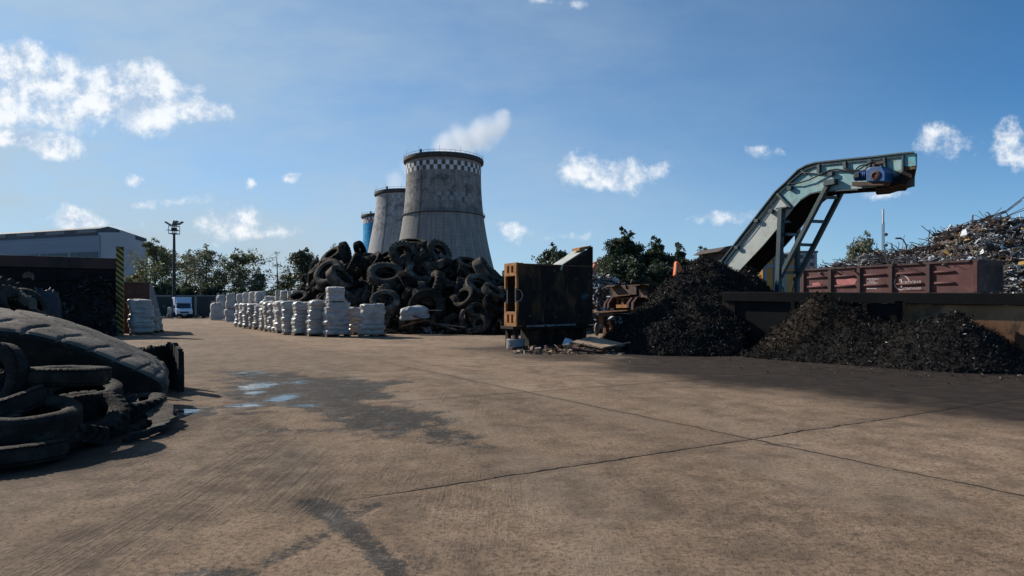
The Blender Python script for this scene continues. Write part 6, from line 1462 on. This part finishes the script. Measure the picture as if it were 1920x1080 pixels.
# ================================================================== SCRAP METAL HEAPS
def scrap_heap(name, label, hf, x0, x1, y0, y1, nbar, nplate, seed, res=.5, lmin=.3, lmax=1.4, shares=(.46, .36, .165, .015)):
    r = np.random.default_rng(seed); xs = np.arange(x0, x1, res); ys = np.arange(y0, y1, res); X, Y = np.meshgrid(xs, ys, indexing='ij'); Z = hf(X, Y)
    pn = np.stack([X, Y, Z], -1); Z = np.where(Z > 0, Z+(fbm(pn*.6+seed, 4)-.5)*1.6*np.minimum(1, Z), -.2)
    V0 = np.stack([X, Y, Z-.12], -1).reshape(-1, 3); Q0 = np.array(grid_faces(len(xs), len(ys))); Q0 = Q0[V0[Q0][:, :, 2].max(1) > -.05]
    Vs = [V0]; Qs = [Q0]; Ms = [np.zeros(len(Q0), int)]; off = len(V0)
    N = (nbar+nplate)*3; ii = r.integers(0, len(xs), N); jj = r.integers(0, len(ys), N); ok = Z[ii, jj] > .05; ii = ii[ok][:nbar+nplate]; jj = jj[ok][:nbar+nplate]; N = len(ii)
    P = np.stack([xs[ii], ys[jj], Z[ii, jj]], -1)+r.normal(size=(N, 3))*np.array([res*.5, res*.5, .12])
    d = r.normal(size=(N, 3))*np.array([1, 1, .38]); d /= np.linalg.norm(d, axis=1)[:, None]; e = np.cross(d, r.normal(size=(N, 3))); e /= np.linalg.norm(e, axis=1)[:, None]; f = np.cross(d, e)
    L = r.uniform(lmin, lmax, N)*.5; isb = np.arange(N) < nbar*N/(nbar+nplate); L = np.where(isb, L*1.5, L*.7)
    w = np.where(isb, r.uniform(.015, .06, N), L*r.uniform(.3, .8, N)); h = np.where(isb, w, .012)
    c = []
    for s in (-1, 1):
        for a in (-1, 1):
            for k in (-1, 1): c.append(P+d*(L*s)[:, None]+e*(w*a)[:, None]+f*(h*k+(.12*L*(s*a))*~isb)[:, None])
    V1 = np.stack(c, 1).reshape(-1, 3); i = np.arange(N)[:, None]*8
    Q1 = np.concatenate([i+np.array([q]) for q in ((0, 1, 3, 2), (4, 6, 7, 5), (0, 4, 5, 1), (2, 3, 7, 6), (0, 2, 6, 4), (1, 5, 7, 3))], 0)
    mi = r.choice(4, N, p=shares); mi = np.concatenate([mi]*6)
    o = fast_mesh(name, np.concatenate([V0, V1]), np.concatenate([Q0, Q1+off]), [M['scrap_rust'], M['scrap_grey'], M['scrap_white'], M['scrap_yellow']], mi=np.concatenate([Ms[0], mi]))
    return tag(o, label, 'scrap heap', kind='stuff')
HS = [(1540,500),(1580,484),(1640,474),(1700,464),(1740,455),(1762,436),(1800,424),(1850,411),(1890,404),(1930,402),(2000,420),(2100,480),(2200,560)]
def big_scrap(X, Y):
    k = np.clip((X/np.maximum(Y, 1))*FPX+960, 1500, 2300); py = np.interp(k, [a for a, b in HS], [b for a, b in HS]); D0 = np.interp(k, [1540, 1760, 1840, 2000], [66, 63, 58, 56])
    zr = CH+(HY-py)/FPX*D0-.35; t = (Y-D0); return np.where((k > 1535) & (k < 2190), zr-np.where(t < 0, -t*.85, t*.8), -1)
scrap_heap('metal_scrap', 'mountain of mixed metal scrap behind the wagon at the right edge', big_scrap, 24, 75, 44, 84, 15000, 7500, 31, .5, .2, 1.0)
def back_scrap(X, Y):
    k = (X/Y)*FPX+960; py = np.interp(k, [1085, 1110, 1130, 1150, 1170, 1200, 1260], [520, 512, 515, 530, 540, 548, 560]); zr = CH+(HY-py)/FPX*46-.2
    return np.where((k > 1075) & (k < 1290), zr-np.abs(Y-46)*.55, -1)
scrap_heap('metal_scrap', 'dim grey heap of mixed scrap behind the press frame', back_scrap, 3, 15, 37, 55, 2600, 1500, 32, .35, .2, .9, (.45, .42, .12, .01))
def left_back_scrap(X, Y):
    return np.where((np.abs(X-9.5) < 9), 1.9-np.abs(Y-52)*.3-np.abs(X-9.5)*.12, -1)
scrap_heap('metal_scrap', 'low dark scrap bank below the birches', left_back_scrap, 2, 20, 44, 60, 900, 500, 33, .4, .2, .9, (.6, .33, .06, .01))
def tuft(px, py, D, n_, sp, seed, label, mat='scrap_rust', r0=.03, name='bent_rebar', up=.9):
    """a bundle of bent rods sticking out of the heap"""
    r = random.Random(seed); c = at(px, py, D); b = MB()
    for i in range(n_):
        p = Vector((r.gauss(0, sp*.5), r.gauss(0, sp*.3), r.uniform(-.3, 0))); d = Vector((r.gauss(.0, .7), r.gauss(0, .4), r.uniform(.1, up)))*sp
        m_ = p+d*.5+Vector((r.gauss(0, .15), 0, r.uniform(0, .25)))*sp; e = p+d+Vector((r.gauss(0, .25), 0, r.gauss(-.15, .25)))*sp
        P = [p*(1-t)**2+m_*2*t*(1-t)+e*t*t for t in np.linspace(0, 1, 8)]; b.tube(P, r0*r.uniform(.6, 1.2), 4)
    o = b.build(name, M[mat], None, loc=c); return tag(o, label, 'rebar bundle', kind='stuff')
for k, (px, py, D, n_, sp, lb) in enumerate([(1662,476,60,30,1.3,'bent rods above the left part of the wagon'), (1700,468,60,34,1.4,'curled rods by the gooseneck lamp'), (1735,460,59,30,1.3,'curled wire tangle left of the white sheet'), (1620,482,60,18,1.1,'rod ends by the phone mast'), (1775,440,58,22,1.2,'rods on the slope next to the white sheet'), (1870,410,56,16,1.5,'rods on the very top of the mountain of scrap'), (1585,490,58,16,1.0,'short wire ends above the left wagon end')]):
    tuft(px, py+4, D, n_, sp, 60+k, lb, ['scrap_rust', 'scrap_rust', 'rust_brown', 'scrap_grey'][k % 4])
def rod(label, pts, r, mat='scrap_rust', name='steel_rod'):
    P = [Vector(p) for p in pts]; c = P[0]; b = MB(); b.tube([p-c for p in P], r, 6); o = b.build(name, M[mat], None, smooth=60, loc=c); tag(o, label, 'rod')
rod('longest bent rod reaching up and out at the right picture edge', [at(1800,425,55.5), at(1850,408,55), at(1888,394,54.6), at(1922,368,54.2)], .045, 'rust_brown')
rod('second long rod beside the longest one, ending lower', [at(1835,414,55), at(1885,399,54.6), at(1916,376,54.4)], .035, 'scrap_rust')
rod('straight grey bar crossing the top of the scrap mountain', [at(1848,407,55), at(1886,397,54.8), at(1892,408,55)], .05, 'scrap_grey')
rod('thin rod running level off the right picture edge', [at(1880,414,54.6), at(1900,409,54.3), at(1930,407,54)], .035, 'scrap_rust')
rod('pale pipe poking up at the right of the scrap mountain', [at(1888,434,53.5), at(1902,428,53.2), at(1916,420,53)], .07, 'scrap_grey')
sheet('bright white bent sheet high on the left flank of the scrap', [at(1800,443,55.2), at(1813,440,54.8), at(1811,428,55.6), at(1803,434,55.9)], .03, 'scrap_white', 'scrap_sheet', 'sheets on the scrap mountain')
sheet('yellow scrap piece low over the wagon rim', [at(1770,472,56), at(1783,480,55.5), at(1778,470,56), at(1772,467,56.2)], .05, 'scrap_yellow', 'scrap_sheet', 'sheets on the scrap mountain')
sheet('ochre dented sheet at the right of the wagon end', [at(1908,497,49.5), at(1930,494,49.2), at(1930,488,49.8), at(1910,491,50)], .04, 'scrap_yellow', 'scrap_sheet', 'sheets on the scrap mountain')
sheet('white folded scrap sheets above the wagon end post', [at(1735,488,50.8), at(1752,483,50.4), at(1750,479,50.8), at(1737,483,51.2)], .04, 'scrap_white', 'scrap_sheet', 'sheets on the scrap mountain')
